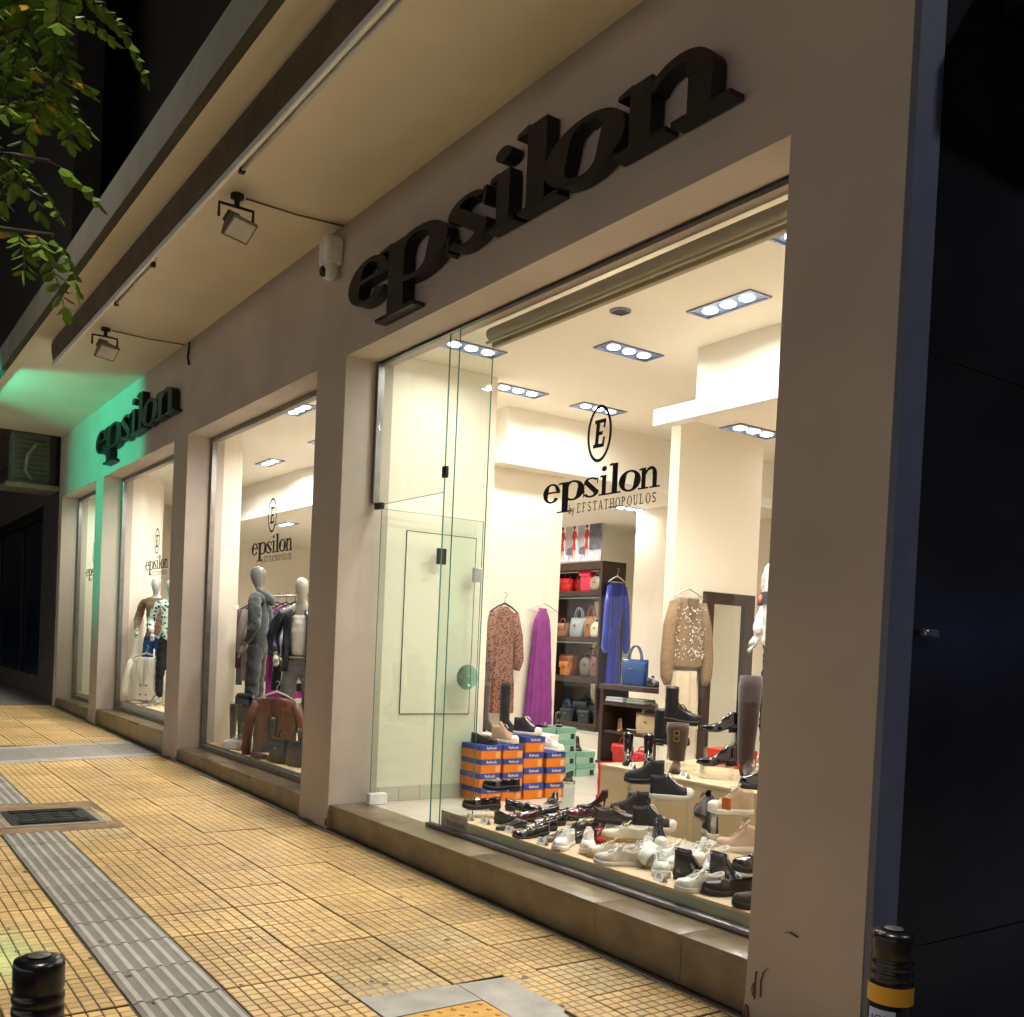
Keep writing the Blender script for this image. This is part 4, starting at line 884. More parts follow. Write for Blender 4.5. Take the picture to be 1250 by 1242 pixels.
def shoe(name, label, kind, up, gl, so, loc, head, lace='#f2efe8', cap=None, tongue=None, sc=.95, tilt=0, cat='shoe', group=None):
    key = (kind, up, gl, so, lace, cap)
    if key not in SHOEMESH:
        ms = {}
        for p, m in shoe_parts(kind).items():
            c = {'upper': leather(up, gl), 'sole': mat('rubber' + so, so, .5, var=.08), 'heel': mat('rubber' + (up if gl == 'p' else so), up if gl == 'p' else so, .4), 'laces': mat('lace' + lace, lace, .8),
                 'toe_cap': mat('rubber' + (cap or so), cap or so, .45, var=.05), 'strap': leather(up, gl), 'buckle': mat('gilt_buckle', '#b59a62', .3, metal=1), 'tongue': leather(tongue or up, 'c')}[p]
            me = m.mesh(p); me.materials.append(c); ms[p] = me
        SHOEMESH[key] = ms
    K = KIND[kind]; t = thing(name, label, cat, loc, 0, group)
    t.rotation_euler = (0, 0, R(head)); t.scale = (sc, sc, sc)
    if tilt: t.rotation_euler = (R(tilt), 0, R(head))
    dx = K['L'] * .5
    po_ = {}
    for p, me in SHOEMESH[key].items():
        o = bpy.data.objects.new(p, me); COL.objects.link(o); o.parent = t; o.location = (-dx, 0, 0); po_[p] = o
    for p in ('laces', 'tongue', 'toe_cap', 'strap', 'buckle'):
        if p in po_: po_[p].parent = po_['upper']; po_[p].location = (0, 0, 0)
    return t
ACR = glass('acrylic', (.93, .95, .95), 1.2)
RISERS = 0
def riser(x, y, z0, z1, rz, what):
    t = thing('acrylic_riser', 'clear acrylic riser carrying the ' + what, 'riser', (x, y, z0), R(rz)); h = z1 - z0 - .001
    MB().box(-.1, .1, -.05, .05, h - .005, h).build('top', ACR, t)
    for sx in (-.1, .095): MB().box(sx, sx + .005, -.05, .05, 0, h - .0052).build('leg', ACR, t)
BLK, WHT = '#17161a', '#ebe7e0'
ZP, ZQ = .3452, .7202
LFT, RGT, TOW = 236, 56, 326
def S_(kind, label, up, gl, so, x, y, z, head, base=ZP, **k):
    nm = {'sneaker': 'sneaker', 'runner': 'running_shoe', 'hightop': 'high_top_sneaker', 'loafer': 'loafer', 'chunky': 'loafer', 'flat': 'ballet_flat', 'pump': 'high_heel', 'ankle': 'ankle_boot', 'chelsea': 'chelsea_boot', 'pointed': 'pointed_ankle_boot', 'combat': 'combat_boot', 'tall': 'tall_boot', 'wide': 'wide_shaft_boot', 'sock': 'sock_boot', 'knee': 'knee_boot'}[kind]
    ct = 'boot' if 'boot' in nm else ('high heel' if nm == 'high_heel' else ('sneaker' if 'sneaker' in nm or 'running' in nm else 'shoe'))
    if z is None: z = base
    elif z - base > .025: riser(x, y, base, z, head, what=label.split(' with')[0].split(' on')[0].split(' beside')[0].split(' between')[0].split(' behind')[0].split(' under')[0])
    shoe(nm, label, kind, up, gl, so, (x, y, z), head, cat=ct, **k)
# front platform, from the sticker corner to the pillar
S_('chunky', 'glossy black loafer raised on a riser near the orange boxes', BLK, 'p', '#1b1b1c', -3.36, .70, .53, LFT)
S_('chunky', 'glossy black tasselled loafer under the raised loafer', '#1c1316', 'p', '#1b1b1c', -3.38, .55, .40, LFT)
S_('loafer', 'black loafer with buckle beside the two stacked loafers', BLK, 'p', '#1b1b1c', -3.22, .80, .395, 50)
S_('loafer', 'black loafer closest to the facebook sticker on the platform', BLK, 'l', '#1b1b1c', -3.04, .56, None, 20)
S_('loafer', 'large patent loafer with its toe at the platform edge', BLK, 'p', '#1b1b1c', -2.80, .62, None, 262)
S_('loafer', 'patent loafer tucked behind the large patent loafer', BLK, 'p', '#1b1b1c', -2.93, .80, None, 262)
S_('loafer', 'slim patent slip on at the back of the loafer row', '#20242c', 'p', '#1b1b1c', -3.06, 1.02, None, 258)
S_('flat', 'small silver toed ballet flat on the platform edge', '#5c5853', 'l', '#2a2523', -2.53, .52, None, 285)
S_('flat', 'black ballet flat behind the silver toed flat', '#26262a', 'l', '#1b1b1c', -2.66, .78, None, 300)
S_('loafer', 'dark red patterned loafer behind the black flats', '#5a1f22', 'p', '#1b1b1c', -2.88, 1.06, .40, 250)
S_('flat', 'red ballet flat lying behind the pale pink runner', '#b3191d', 'l', '#2a1512', -2.40, .80, None, 310)
S_('pump', 'black stiletto pump standing higher beside the plinth end', BLK, 'l', '#3a1214', -2.86, 1.12, .455, 240)
S_('pump', 'black stiletto pump with red sole next to the chelsea boots', BLK, 'l', '#5a1214', -2.70, 1.22, .455, 238)
S_('flat', 'black ballet flat pointing out in front of the orange boxes', BLK, 'p', '#1b1b1c', -3.33, 1.15, .425, 310)
S_('flat', 'black ballet flat with white print raised before the pale floor', '#1a1a1c', 'c', '#d8d4cc', -3.32, 1.28, .57, 318)
S_('runner', 'pale pink running shoe pointing at the glass', '#e6d6cf', 'c', '#e9dcd2', -2.20, .52, None, 318, tongue='#e6d6cf')
S_('runner', 'white and silver running shoe behind the pink one', '#dedcd8', 'c', '#e9e6e0', -2.46, .96, .39, 312)
S_('sneaker', 'cream retro sneaker with brown stripes and gum sole', '#e2dbc3', 'l', '#b68a57', -2.06, .68, .42, 230, lace='#e2dbc3')
S_('sneaker', 'cream gum soled sneaker lying below the striped one', '#e4ddc8', 'l', '#b98e5c', -1.98, .50, None, 222, lace='#e2dbc3')
S_('runner', 'mint white running shoe with laces facing the glass', '#d7ddd2', 'c', '#e8e9e2', -1.60, .52, None, 322, tongue='#d7ddd2')
S_('runner', 'mint white running shoe lying on its side', '#d7ddd2', 'c', '#e8e9e2', -1.74, .62, .395, 300, base=.38, tilt=62)
S_('chelsea', 'upper black suede chelsea boot on a riser', '#17171d', 's', '#1c1c1f', -2.45, 1.2, .69, LFT + 4)
S_('chelsea', 'lower black suede chelsea boot under its pair', '#17171d', 's', '#1c1c1f', -2.38, 1.02, .50, LFT + 4)
S_('hightop', 'upper black platform high top with white laces on a riser', '#22232a', 'c', '#dcd3c6', -2.14, 1.14, .635, RGT - 6, cap='#e8e2d6')
S_('hightop', 'lower black platform high top half hidden under its pair', '#22232a', 'c', '#dcd3c6', -2.12, .98, .45, RGT - 6, cap='#e8e2d6')
S_('hightop', 'black high top with black laces pointing at the glass', '#26252a', 'l', '#e6e1d8', -1.93, .84, .40, 322, lace='#26252a', cap='#e8e2d6')
S_('ankle', 'shiny black ankle boot at the platform edge', BLK, 'p', '#1b1b1c', -1.36, .55, None, 22)
S_('ankle', 'second shiny black ankle boot beside the sneakers', '#3c3a3c', 'p', '#1b1b1c', -1.22, .66, None, 14)
S_('chunky', 'black round toed shoe under the riser by the pillar', BLK, 'l', '#1b1b1c', -1.10, .50, None, 238)
S_('chunky', 'black buckled loafer on a riser against the pillar', BLK, 'p', '#1b1b1c', -1.02, .62, .47, 240)
S_('chunky', 'brown black moccasin at the foot of the pillar', '#3b302f', 's', '#1b1b1c', -.86, .45, None, 238)
S_('hightop', 'upper beige canvas high top with orange tag on a riser', '#cdb394', 'c', '#efe9dd', -1.68, 1.16, .62, 240, lace='#d9c5a8', cap='#f0ece4')
S_('hightop', 'lower beige canvas high top with pink sole', '#c9ad92', 'c', '#ead7cf', -1.55, 1.10, .43, 240, lace='#cdb394', cap='#c9ad92')
S_('sneaker', 'cream leather sneaker tipped towards the glass', '#e3dccb', 'l', '#c9a78a', -1.50, .80, .39, 265, lace='#c9b48a')
S_('sneaker', 'white sneaker with red heel tab behind the shiny boots', '#ebe8e2', 'l', '#efece6', -1.76, 1.02, None, 290)
S_('hightop', 'dark blue high top standing behind the cream sneaker', '#2b2e38', 'c', '#e6e1d8', -1.92, 1.27, .44, 140, cap='#e8e2d6')
S_('sneaker', 'black and gold sandal shoe behind the pale sneakers', '#3a2f26', 'l', '#2a221c', -2.36, .88, .46, 40, lace='#b59a62')
S_('hightop', 'black low cut boot between the beige pair and the plinth', '#1e1e22', 's', '#1b1b1c', -2.0, 1.3, .53, 150, lace='#1e1e22', cap='#1b1b1c')
# plinth behind
S_('wide', 'wide brown suede boot with two gold buckles', '#4f3829', 's', '#2a1d17', -2.62, 1.66, None, 310, base=ZQ, sc=.92)
S_('combat', 'black combat boot raised above the brown suede boot', BLK, 'l', '#161616', -2.76, 1.86, 1.04, 40, base=ZQ, lace='#1b1b1c')
S_('sock', 'narrow black boot at the plinth corner beside its pair', BLK, 'p', '#161616', -3.06, 1.62, None, 318, base=ZQ, sc=.9)
S_('sock', 'narrow black boot between its pair and the brown boot', BLK, 'p', '#161616', -2.93, 1.70, None, 318, base=ZQ, sc=.9)
S_('combat', 'black ankle boot behind the narrow black pair', '#1b1b1f', 'l', '#161616', -3.0, 2.0, .86, 50, base=ZQ, lace='#1b1b1c')
S_('pointed', 'upper pointed black ankle boot on a riser', BLK, 'p', '#161616', -2.46, 1.92, 1.02, LFT + 2, base=ZQ)
S_('pointed', 'lower pointed dark ankle boot under its pair', '#241a1c', 'p', '#161616', -2.30, 1.72, .81, LFT + 2, base=ZQ)
S_('knee', 'tall brown suede knee boot beside the mirror', '#3f2a24', 's', '#241813', -2.24, 1.98, None, 330, base=ZQ, sc=1.05)
S_('combat', 'chunky black lace up boot next to the pillar', BLK, 'p', '#141414', -1.86, 1.62, None, 250, base=ZQ, lace='#d8d4cc')
S_('combat', 'second chunky black boot behind the lace up boot', BLK, 'p', '#141414', -1.74, 1.78, None, 250, base=ZQ, lace='#d8d4cc')
# price cards
CARD = mat('white_card', '#f4f2ee', .6, var=.02); INK = mat('card_ink', '#3a3a55', .7)
cards = [(-3.30, .40, ZP, 'by the facebook sticker'), (-3.14, .42, ZP, 'before the first black loafer'), (-2.83, .40, ZP, 'before the large patent loafer'), (-2.45, .37, ZP, 'beside the silver toed flat'), (-2.31, .38, ZP, 'left of the pink runner'),
         (-1.46, .385, ZP, 'before the shiny ankle boot'), (-2.86, 1.48, ZQ, 'before the narrow black boots'), (-2.38, 1.50, ZQ, 'beside the brown suede boot')]
for x_, y_, z_, w_ in cards:
    t = thing('price_card', 'small folded white price card ' + w_, 'price card', (x_, y_, z_), R(random.uniform(-20, 15)))
    m = MB(); m.loft([[(x2, -.022, 0), (x2, 0, .045), (x2, .022, 0), (x2, .02, 0), (x2, 0, .042), (x2, -.02, 0)] for x2 in (-.035, .035)], smooth=False); m.build('card', CARD, t)
    m = MB()
    for q in range(3): m.box(-.02, .02 - q * .007, -.001, .0, q * .009, q * .009 + .004)
    m.xf(Matrix.Translation((0, -.0125, .018)) @ Matrix.Rotation(R(-26), 4, 'X')); m.build('print', INK, t)
tag(MB().bbox(-.03, .03, -.006, .006, 0, .07, .002).build('orange_tag', mat('orange_tag', '#d96a1e', .6), None, (-1.60, 1.03, .665)), 'orange and white hang tag on the upper beige high top', 'tag')

# ------------------------------------------------------------------ boxes
ORG, BLU = mat('orange_card', '#e07a16', .6, var=.06), mat('blue_card', '#2d4390', .55, var=.05)
REF = text_mesh('Refresh', .034, .0004); REF.materials.append(WHITE)
def lidbox(label, loc, w, d, h, body, lid, txt, grp, corner=None):
    t = thing('shoe_box', label, 'shoe box', loc, 0, grp)      # end face looks towards +x
    MB().bbox(-d, 0, -w / 2, w / 2, 0, h - .001, .003).build('box', body, t)
    MB().bbox(-d - .003, .004, -w / 2 - .003, w / 2 + .003, h * .62, h, .003).build('lid', lid, t)
    if txt: obj('brand_print', REF, None, t, (.0046, .0, h * .8), (PI / 2, 0, PI / 2))
    if corner: MB().box(.0002, .0015, w * .22, w * .42, h * .08, h * .5).build('sticker', corner, t)
colz = ((1.33, 4, .118), (1.555, 4, .118), (1.785, 4, .134), (2.02, 3, .133))
ordn = ['bottom', 'second', 'third', 'top']
cn = ['beside the glass door', 'under the tan high top', 'under the black high top', 'under the white sneaker']
for ci, (y_, n_, h_) in enumerate(colz):
    for k in range(n_):
        lidbox('orange shoe box with blue lid, ' + ordn[k if k < n_ - 1 else 3] + ' of the column ' + cn[ci], (-4.38 + random.uniform(-.012, .012), y_ + random.uniform(-.006, .006), .2496 + k * (h_ + .0005)), .205, .29, h_, ORG, BLU, 1, 'orange shoe boxes', mat('pale_sticker', '#e8b070', .6))
GRN = mat('mint_card', '#8fb9a4', .6, var=.05); GRN2 = mat('mint_lid', '#7aa893', .6, var=.05)
gz_ = [(2.72, 4, 'below the purple dress'), (2.99, 4, 'between the purple dress and the bag shelf'), (3.26, 2, 'next to the tiled step')]
for ci, (y_, n_, w_) in enumerate(gz_):
    for k in range(n_):
        lidbox('mint green shoe box, ' + (ordn[k] if k < n_ - 1 else 'top') + ' of the pile ' + w_, (-5.42 + random.uniform(-.01, .01), y_, .2496 + k * .1255), .25, .3, .125, GRN, GRN2, 0, 'mint shoe boxes', DARKM)
S_('hightop', 'tan high top sneaker on the orange boxes', '#c7a684', 'c', '#e8d9cd', -4.5, 1.545, .7235, 20, base=.7235, cap='#e8d9cd', lace='#e3cdb4')
S_('hightop', 'black high top with white laces on the tallest orange column', '#28262b', 'c', '#e0cfc6', -4.5, 1.785, .7885, 24, base=.7885, cap='#e6dcd4')
S_('sneaker', 'white sneaker on the shortest orange column', '#e9e6e0', 'l', '#efece6', -4.48, 2.03, .651, 20, base=.651)
S_('loafer', 'black shoe on the orange column beside the door', BLK, 'l', '#1b1b1c', -4.5, 1.33, .7235, 20, base=.7235)
S_('ankle', 'grey mule on the mint boxes', '#8f867c', 'l', '#4a443c', -5.56, 2.72, .7525, 20, base=.7525, sc=.8)
S_('pump', 'black pump on the mint boxes', BLK, 'p', '#1b1b1c', -5.56, 2.99, .7525, 330, base=.7525)
S_('pump', 'black pump on the shorter mint pile', BLK, 'p', '#1b1b1c', -5.55, 3.26, .5015, 330, base=.5015)
lb = platform('boot_stand', 'small cream stand for the tall boots under the leopard dress', -5.5, -4.72, 1.62, 2.32, .2505, .76, WHITE, WHITE)
S_('tall', 'tall black laced boot under the leopard dress', '#1b1a1e', 's', '#161616', -5.0, 1.98, .7605, 30, base=.7605)
S_('tall', 'tall taupe boot under the leopard dress', '#5b4d47', 's', '#2a2220', -5.05, 1.78, .7605, 30, base=.7605)
# red boxes on the floor between console and plinth
RED = mat('red_card', '#d43a22', .5, var=.08)
for i, (x_, y_, z_, w_) in enumerate(((-3.45, 2.05, .2496, 'bottom'), (-3.45, 2.06, .3801, 'second'), (-3.44, 2.05, .5106, 'top'), (-2.62, 2.4, .7206, 'on the plinth behind the brown boot'), (-2.2, 2.5, .7206, 'on the plinth behind the knee boot'))):
    lidbox('bright red shoe box ' + (w_ + ' of the pile behind the plinth end' if i < 3 else w_), (x_, y_, z_), .22, .3, .13, RED, RED, 0, 'red shoe boxes', WHITE)
# ------------------------------------------------------------------ bags
def sup(a, p): return math.copysign(abs(a) ** p, a)
def bag(label, kind, w, d, h, col, loc, rz=0, gl='l', grp='handbags on the shelf'):
    nm = {'satchel': 'satchel', 'tote': 'tote_bag', 'round': 'round_bag', 'pack': 'backpack'}[kind]
    t = thing(nm, label, 'bag', loc, rz, grp); m_ = leather(col, gl); N = 24
    def ring(z, sx, sy, p): return [(w / 2 * sx * sup(math.cos(2 * PI * q / N), p), d / 2 * sy * sup(math.sin(2 * PI * q / N), p), z) for q in range(N)]
    prof = {'satchel': [(0, .94, .9), (.04, 1, 1), (.5, 1, 1), (.9, .97, .85), (1, .9, .7)], 'tote': [(0, .84, .9), (.05, .9, 1), (.5, .97, .9), (.85, 1.03, .5), (1, 1.06, .25)],
            'round': [(0, .6, .8), (.08, .8, 1), (.35, 1, 1), (.65, .98, .95), (.88, .72, .8), (1, .4, .5)], 'pack': [(0, .9, .95), (.05, 1, 1), (.6, 1, .95), (.85, .86, .8), (.96, .6, .55), (1, .3, .3)]}[kind]
    m = MB(); m.loft([ring(z * h, sx, sy, .55) for z, sx, sy in prof]); m.build('body', m_, t)
    if kind in ('satchel', 'pack'):
        m = MB(); m.loft([[(w * .46 * s, -d / 2 * dy, h * z) for s in (-1, -.6, 0, .6, 1)] for dy, z in ((.2, 1.015), (.8, .99), (1.04, .88), (1.09, .66), (1.07, .55 if kind == 'satchel' else .62))], closed=False)
        m.loft([[(w * .46 * s, -d / 2 * dy + .004, h * z) for s in (-1, -.6, 0, .6, 1)] for dy, z in ((.2, 1.01), (.8, .985), (1.04, .875), (1.07, .66), (1.06, .55 if kind == 'satchel' else .62))], closed=False); m.build('flap', m_, t)
    m = MB(); m.bbox(-.018, .018, -d / 2 * 1.14 - .006, -d / 2 * 1.0, h * .56, h * .64, .003); m.build('clasp', mat('gilt_buckle', '#b59a62', .3, metal=1), t)
    hh = {'satchel': .38, 'tote': .55, 'round': .25, 'pack': .16}[kind] * h
    if kind == 'tote':
        for sy in (-1, 1): MB().tube([(w * .26 * math.cos(a) , sy * d * .1, h * .96 + hh * math.sin(a)) for a in [PI * k / 10 for k in range(11)]], .008, 6).build('handle', m_, t)
    else: MB().tube([(w * .25 * math.cos(a), 0, h * .97 + hh * math.sin(a)) for a in [PI * k / 10 for k in range(11)]], .008, 6).build('handle', m_, t)
    return t
sy = 5.68
shz = [.5315, 1.1765, 1.7265, 2.3815]
for args in (('small red structured bag at the end of the red bag shelf', 'satchel', .24, .13, .2, '#b3201f', (-8.80, sy, shz[3])), ('dark red bag standing behind the small red bag', 'round', .26, .14, .26, '#8c1a1f', (-8.58, sy + .1, shz[3])),
             ('tall bright pink red backpack on the red bag shelf', 'pack', .26, .15, .34, '#d12a44', (-8.33, sy, shz[3])), ('small taupe bag beside the pink backpack', 'round', .24, .14, .2, '#8b7c6a', (-8.08, sy - .05, shz[3])),
             ('grey tote bag with black handle on the second shelf', 'tote', .32, .16, .28, '#8d8f90', (-8.50, sy, shz[2])), ('brown white satchel beside the grey tote', 'satchel', .28, .14, .2, '#8a5f48', (-8.80, sy - .05, shz[2])),
             ('caramel bag leaning on the second shelf', 'tote', .25, .14, .3, '#8a5a34', (-8.23, sy, shz[2])), ('cream round bag at the side panel of the second shelf', 'round', .2, .13, .22, '#c9bda6', (-8.03, sy - .06, shz[2])),
             ('large cognac satchel on the third shelf', 'satchel', .36, .16, .3, '#84401f', (-8.72, sy + .06, shz[1])), ('tan satchel in front of the cognac one', 'satchel', .24, .12, .2, '#a8622a', (-8.60, sy - .1, shz[1])),
             ('olive grey bag on the third shelf', 'round', .24, .14, .28, '#6d685c', (-8.32, sy + .04, shz[1])), ('mauve brown bag by the side panel of the third shelf', 'tote', .22, .13, .3, '#7a5048', (-8.08, sy, shz[1])),
             ('blue black gathered bag on the bottom shelf', 'round', .24, .14, .32, '#1d2b42', (-8.74, sy + .08, shz[0])), ('domed dark bag on the bottom shelf', 'pack', .28, .15, .3, '#262a30', (-8.42, sy + .08, shz[0])),
             ('navy bag at the right of the bottom shelf', 'satchel', .24, .14, .26, '#232a3c', (-8.1, sy + .08, shz[0])), ('black green satchel at the front of the bottom shelf', 'satchel', .26, .12, .18, '#23282a', (-8.52, sy - .1, shz[0])), ('small black camera bag at the front of the bottom shelf', 'pack', .22, .11, .18, '#1f242c', (-8.16, sy - .1, shz[0]))):
    bag(*args, rz=random.uniform(-.15, .15))
for nm_, lb_, args in ((0, 'cyan blue bag reflected beside the second shelf', 0),): pass
bag('turquoise blue tote with tall handle on the console', 'tote', .36, .14, .3, '#0b4a92', (-5.98, 4.42, 1.1700), .1, 'l', 'bags around the console')
bag('cream handbag with round handles on the console shelf', 'tote', .36, .15, .24, '#c9ad84', (-5.62, 4.34, .6402), .1, 'l', 'bags around the console')
bag('red woven handbag under the console', 'satchel', .26, .14, .22, '#c21f22', (-5.98, 4.3, .2796), .05, 'l', 'bags around the console')
bag('pink red pouch beside the red woven bag', 'round', .24, .14, .18, '#d8243a', (-5.68, 4.31, .2796), .05, 'l', 'bags around the console')
S_('pump', 'nude pump on the console shelf', '#b58a62', 'p', '#b58a62', -6.05, 4.3, .6402, 320, base=.6402)
S_('sneaker', 'black shoe on the console top', BLK, 'l', '#1b1b1c', -5.6, 4.35, 1.1702, 340, base=1.1702)
for i, (x_, c) in enumerate(((-6.1, '#c9cdd8'), (-5.75, '#9ba39a'))):
    tg = MB(); tg.bbox(-.15, .15, -.1, .1, 0, .03, .012, 2); tg.bbox(-.14, .13, -.095, .1, .0305, .058, .012, 2)
    tag(tg.build('folded_clothes', leather(c, 'c'), None, (x_, 4.32, .9697)), ('pale folded top' if i == 0 else 'grey folded top') + ' on the console lower tier', 'folded clothes')

# ------------------------------------------------------------------ hanging clothes
def hanger(t, w=.4, z=0, m=None, hook=True):
    m = m or mat('hanger_white', '#e6e2da', .4); b = MB()
    b.tube([(-w / 2, 0, z - .09), (-w * .25, 0, z - .035), (0, 0, z), (w * .25, 0, z - .035), (w / 2, 0, z - .09)], [.007, .01, .012, .01, .007], 6); b.tube([(-w * .36, 0, z - .085), (w * .36, 0, z - .085)], .005, 6)
    b.tube([(0, 0, z), (0, 0, z + .05), (.018, 0, z + .068), (.03, 0, z + .085), (.012, 0, z + .108), (-.012, 0, z + .1)], .003, 5); b.build('hanger', m, t)
def cloth_ring(z, wx, wy, k, amp, ph, n=44, cx=0, cy=0):
    return [(cx + wx * math.cos(2 * PI * q / n) * (1 + amp * .5 * math.cos(k * 2 * PI * q / n + ph)), cy + wy * math.sin(2 * PI * q / n) * (1 + amp * 2.2 * math.cos(k * 2 * PI * q / n + ph)), z) for q in range(n)]
def garment(t, name, prof, m, k=9, ph=0, y=0):
    """prof: (z, half width, half depth, fold amplitude)"""
    b = MB(); b.loft([cloth_ring(z, wx, wy, k, a, ph + i * .03, cy=y) for i, (z, wx, wy, a) in enumerate(dense(prof))], True, False, True)
    b.v = [(p[0], p[1] + .012 * noise.noise((p[0] * 14, ph, p[2] * 9 + k)), p[2]) for p in b.v]; return b.build(name, m, t)
def dense(prof):
    out = []
    for a, c in zip(prof, prof[1:]):
        for q in range(4): out.append(tuple(a[j] + (c[j] - a[j]) * q / 4 for j in range(4)))
    return out + [prof[-1]]
def sleeve(t, pts, rs, m, name='sleeve'):
    b = MB(); b.tube(pts, rs, 12); return b.build(name, m, t)
def print_mat(name, c1, c2, sc):
    if name in MATS: return MATS[name]
    m = mat(name, c1, .8); t = m.node_tree; b_ = t.nodes['Principled BSDF']
    v = t.nodes.new('ShaderNodeTexVoronoi'); v.inputs['Scale'].default_value = sc; r_ = t.nodes.new('ShaderNodeValToRGB'); r_.color_ramp.elements[0].position = .32; r_.color_ramp.elements[1].position = .5
    r_.color_ramp.elements[0].color = (*hx(c2), 1); r_.color_ramp.elements[1].color = (*hx(c1), 1); tc = t.nodes.new('ShaderNodeTexCoord')
    t.links.new(tc.outputs['Object'], v.inputs[0]); t.links.new(v.outputs['Distance'], r_.inputs[0]); t.links.new(r_.outputs[0], b_.inputs['Base Color']); return m
# purple gown and leopard dress on the partition
pd = thing('purple_dress', 'long pleated purple halter dress on a hanger against the cream partition', 'dress', (-5.52, 2.69, 0), PI / 2)
PUR = mat('purple_cloth', '#8c2f86', .6, var=.15, sheen=.2)
garment(pd, 'gown', [(.78, .16, .045, .25), (1.0, .15, .042, .25), (1.4, .125, .036, .22), (1.7, .105, .032, .16), (1.83, .095, .03, .06), (1.92, .055, .02, .0), (1.95, .05, .015, 0)], PUR, 13)
hanger(pd, .38, 2.01)
ld_ = thing('leopard_dress', 'brown leopard print shirt dress hanging beside the purple dress', 'dress', (-5.50, 2.2, 0), PI / 2)
LEO = print_mat('leopard_print', '#8d5f48', '#40261f', 45)
garment(ld_, 'body', [(.9, .15, .05, .18), (1.15, .145, .05, .14), (1.4, .13, .045, .05), (1.7, .15, .045, .04), (1.88, .13, .04, 0), (1.94, .04, .025, 0)], LEO, 8)
for s_ in (-1, 1): sleeve(ld_, [(s_ * .12, 0, 1.88), (s_ * .17, -.01, 1.65), (s_ * .18, -.02, 1.42), (s_ * .16, -.02, 1.32)], [.045, .05, .055, .035], LEO)
hanger(ld_, .34, 1.97, DARKM)
# blue wrap dress on the side of the shelf
bd = thing('blue_dress', 'royal blue long sleeved wrap dress on the shelf side panel', 'dress', (-7.78, 5.72, 0), PI / 2)
BLUE = mat('blue_satin', '#1c34ae', .35, var=.15, sheen=.3)
garment(bd, 'skirt', [(.72, .13, .04, .22), (1.2, .115, .036, .2), (1.7, .1, .03, .1), (1.84, .085, .028, .02)], BLUE, 8)
garment(bd, 'bodice', [(1.842, .085, .028, .02), (1.95, .1, .03, .05), (2.2, .13, .032, .05), (2.42, .15, .03, .0), (2.48, .12, .02, 0)], BLUE, 6)
MB().loft([cloth_ring(z, .09, .034, 1, 0, 0, 20) for z in (1.82, 1.86)]).build('waist_tie', BLUE, bd)
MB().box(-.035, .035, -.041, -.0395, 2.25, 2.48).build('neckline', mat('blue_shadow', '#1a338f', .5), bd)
for s_ in (-1, 1): sleeve(bd, [(s_ * .13, 0, 2.44), (s_ * .17, -.02, 2.2), (s_ * .185, -.03, 1.8), (s_ * .19, -.03, 1.6), (s_ * .185, -.03, 1.52)], [.035, .045, .05, .055, .025], BLUE)
hanger(bd, .32, 2.58)
# beige pearl cardigan over a cream skirt, on the column
cd = thing('beaded_cardigan', 'beige knitted cardigan with pearls hanging on the column', 'cardigan', (-4.12, 3.28, 0), PI / 2)
KNIT = mat('beige_knit', '#9a8062', .9, var=.15, scale=40, bump=.6, bscale=220)
garment(cd, 'body', [(1.44, .2, .06, .06), (1.47, .215, .065, .06), (1.7, .21, .06, .05), (1.9, .2, .055, .02), (2.02, .16, .05, 0), (2.06, .1, .03, 0)], KNIT, 7)
for s_ in (-1, 1): sleeve(cd, [(s_ * .17, 0, 2.02), (s_ * .235, -.01, 1.8), (s_ * .26, -.02, 1.5), (s_ * .255, -.02, 1.34), (s_ * .24, -.02, 1.27)], [.05, .058, .06, .055, .03], KNIT)
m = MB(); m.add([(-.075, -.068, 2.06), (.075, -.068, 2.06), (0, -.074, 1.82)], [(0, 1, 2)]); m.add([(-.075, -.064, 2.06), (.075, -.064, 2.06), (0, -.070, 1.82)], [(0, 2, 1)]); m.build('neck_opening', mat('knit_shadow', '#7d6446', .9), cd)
rg2 = random.Random(9); m = MB()
for _ in range(120):
    x_, z_ = rg2.uniform(-.19, .19), rg2.uniform(1.5, 1.98)
    yy = -.084 * math.sqrt(max(.05, 1 - (x_ / .22) ** 2)); m.lathe([(0, -.008), (.008, 0), (0, .008)], 6, (x_, yy, z_))
o = m.build('pearls', mat('pearl', '#f4efe4', .25), cd); o['kind'] = 'stuff'
m = MB()
for k in range(6): m.lathe([(0, -.007), (.008, 0), (0, .007)], 8, (.0, -.074, 1.5 + k * .055))
m.build('buttons', mat('pearl', '#f4efe4', .25), cd)['kind'] = 'stuff'
hanger(cd, .38, 2.16)
sk = thing('cream_skirt', 'long cream skirt hanging below the pearl cardigan', 'skirt', (-4.12, 3.28, 0), PI / 2)
garment(sk, 'skirt', [(.86, .19, .05, .16), (1.1, .175, .048, .15), (1.4, .15, .04, .06)], mat('cream_cloth', '#dcc9ad', .7, var=.08), 8)

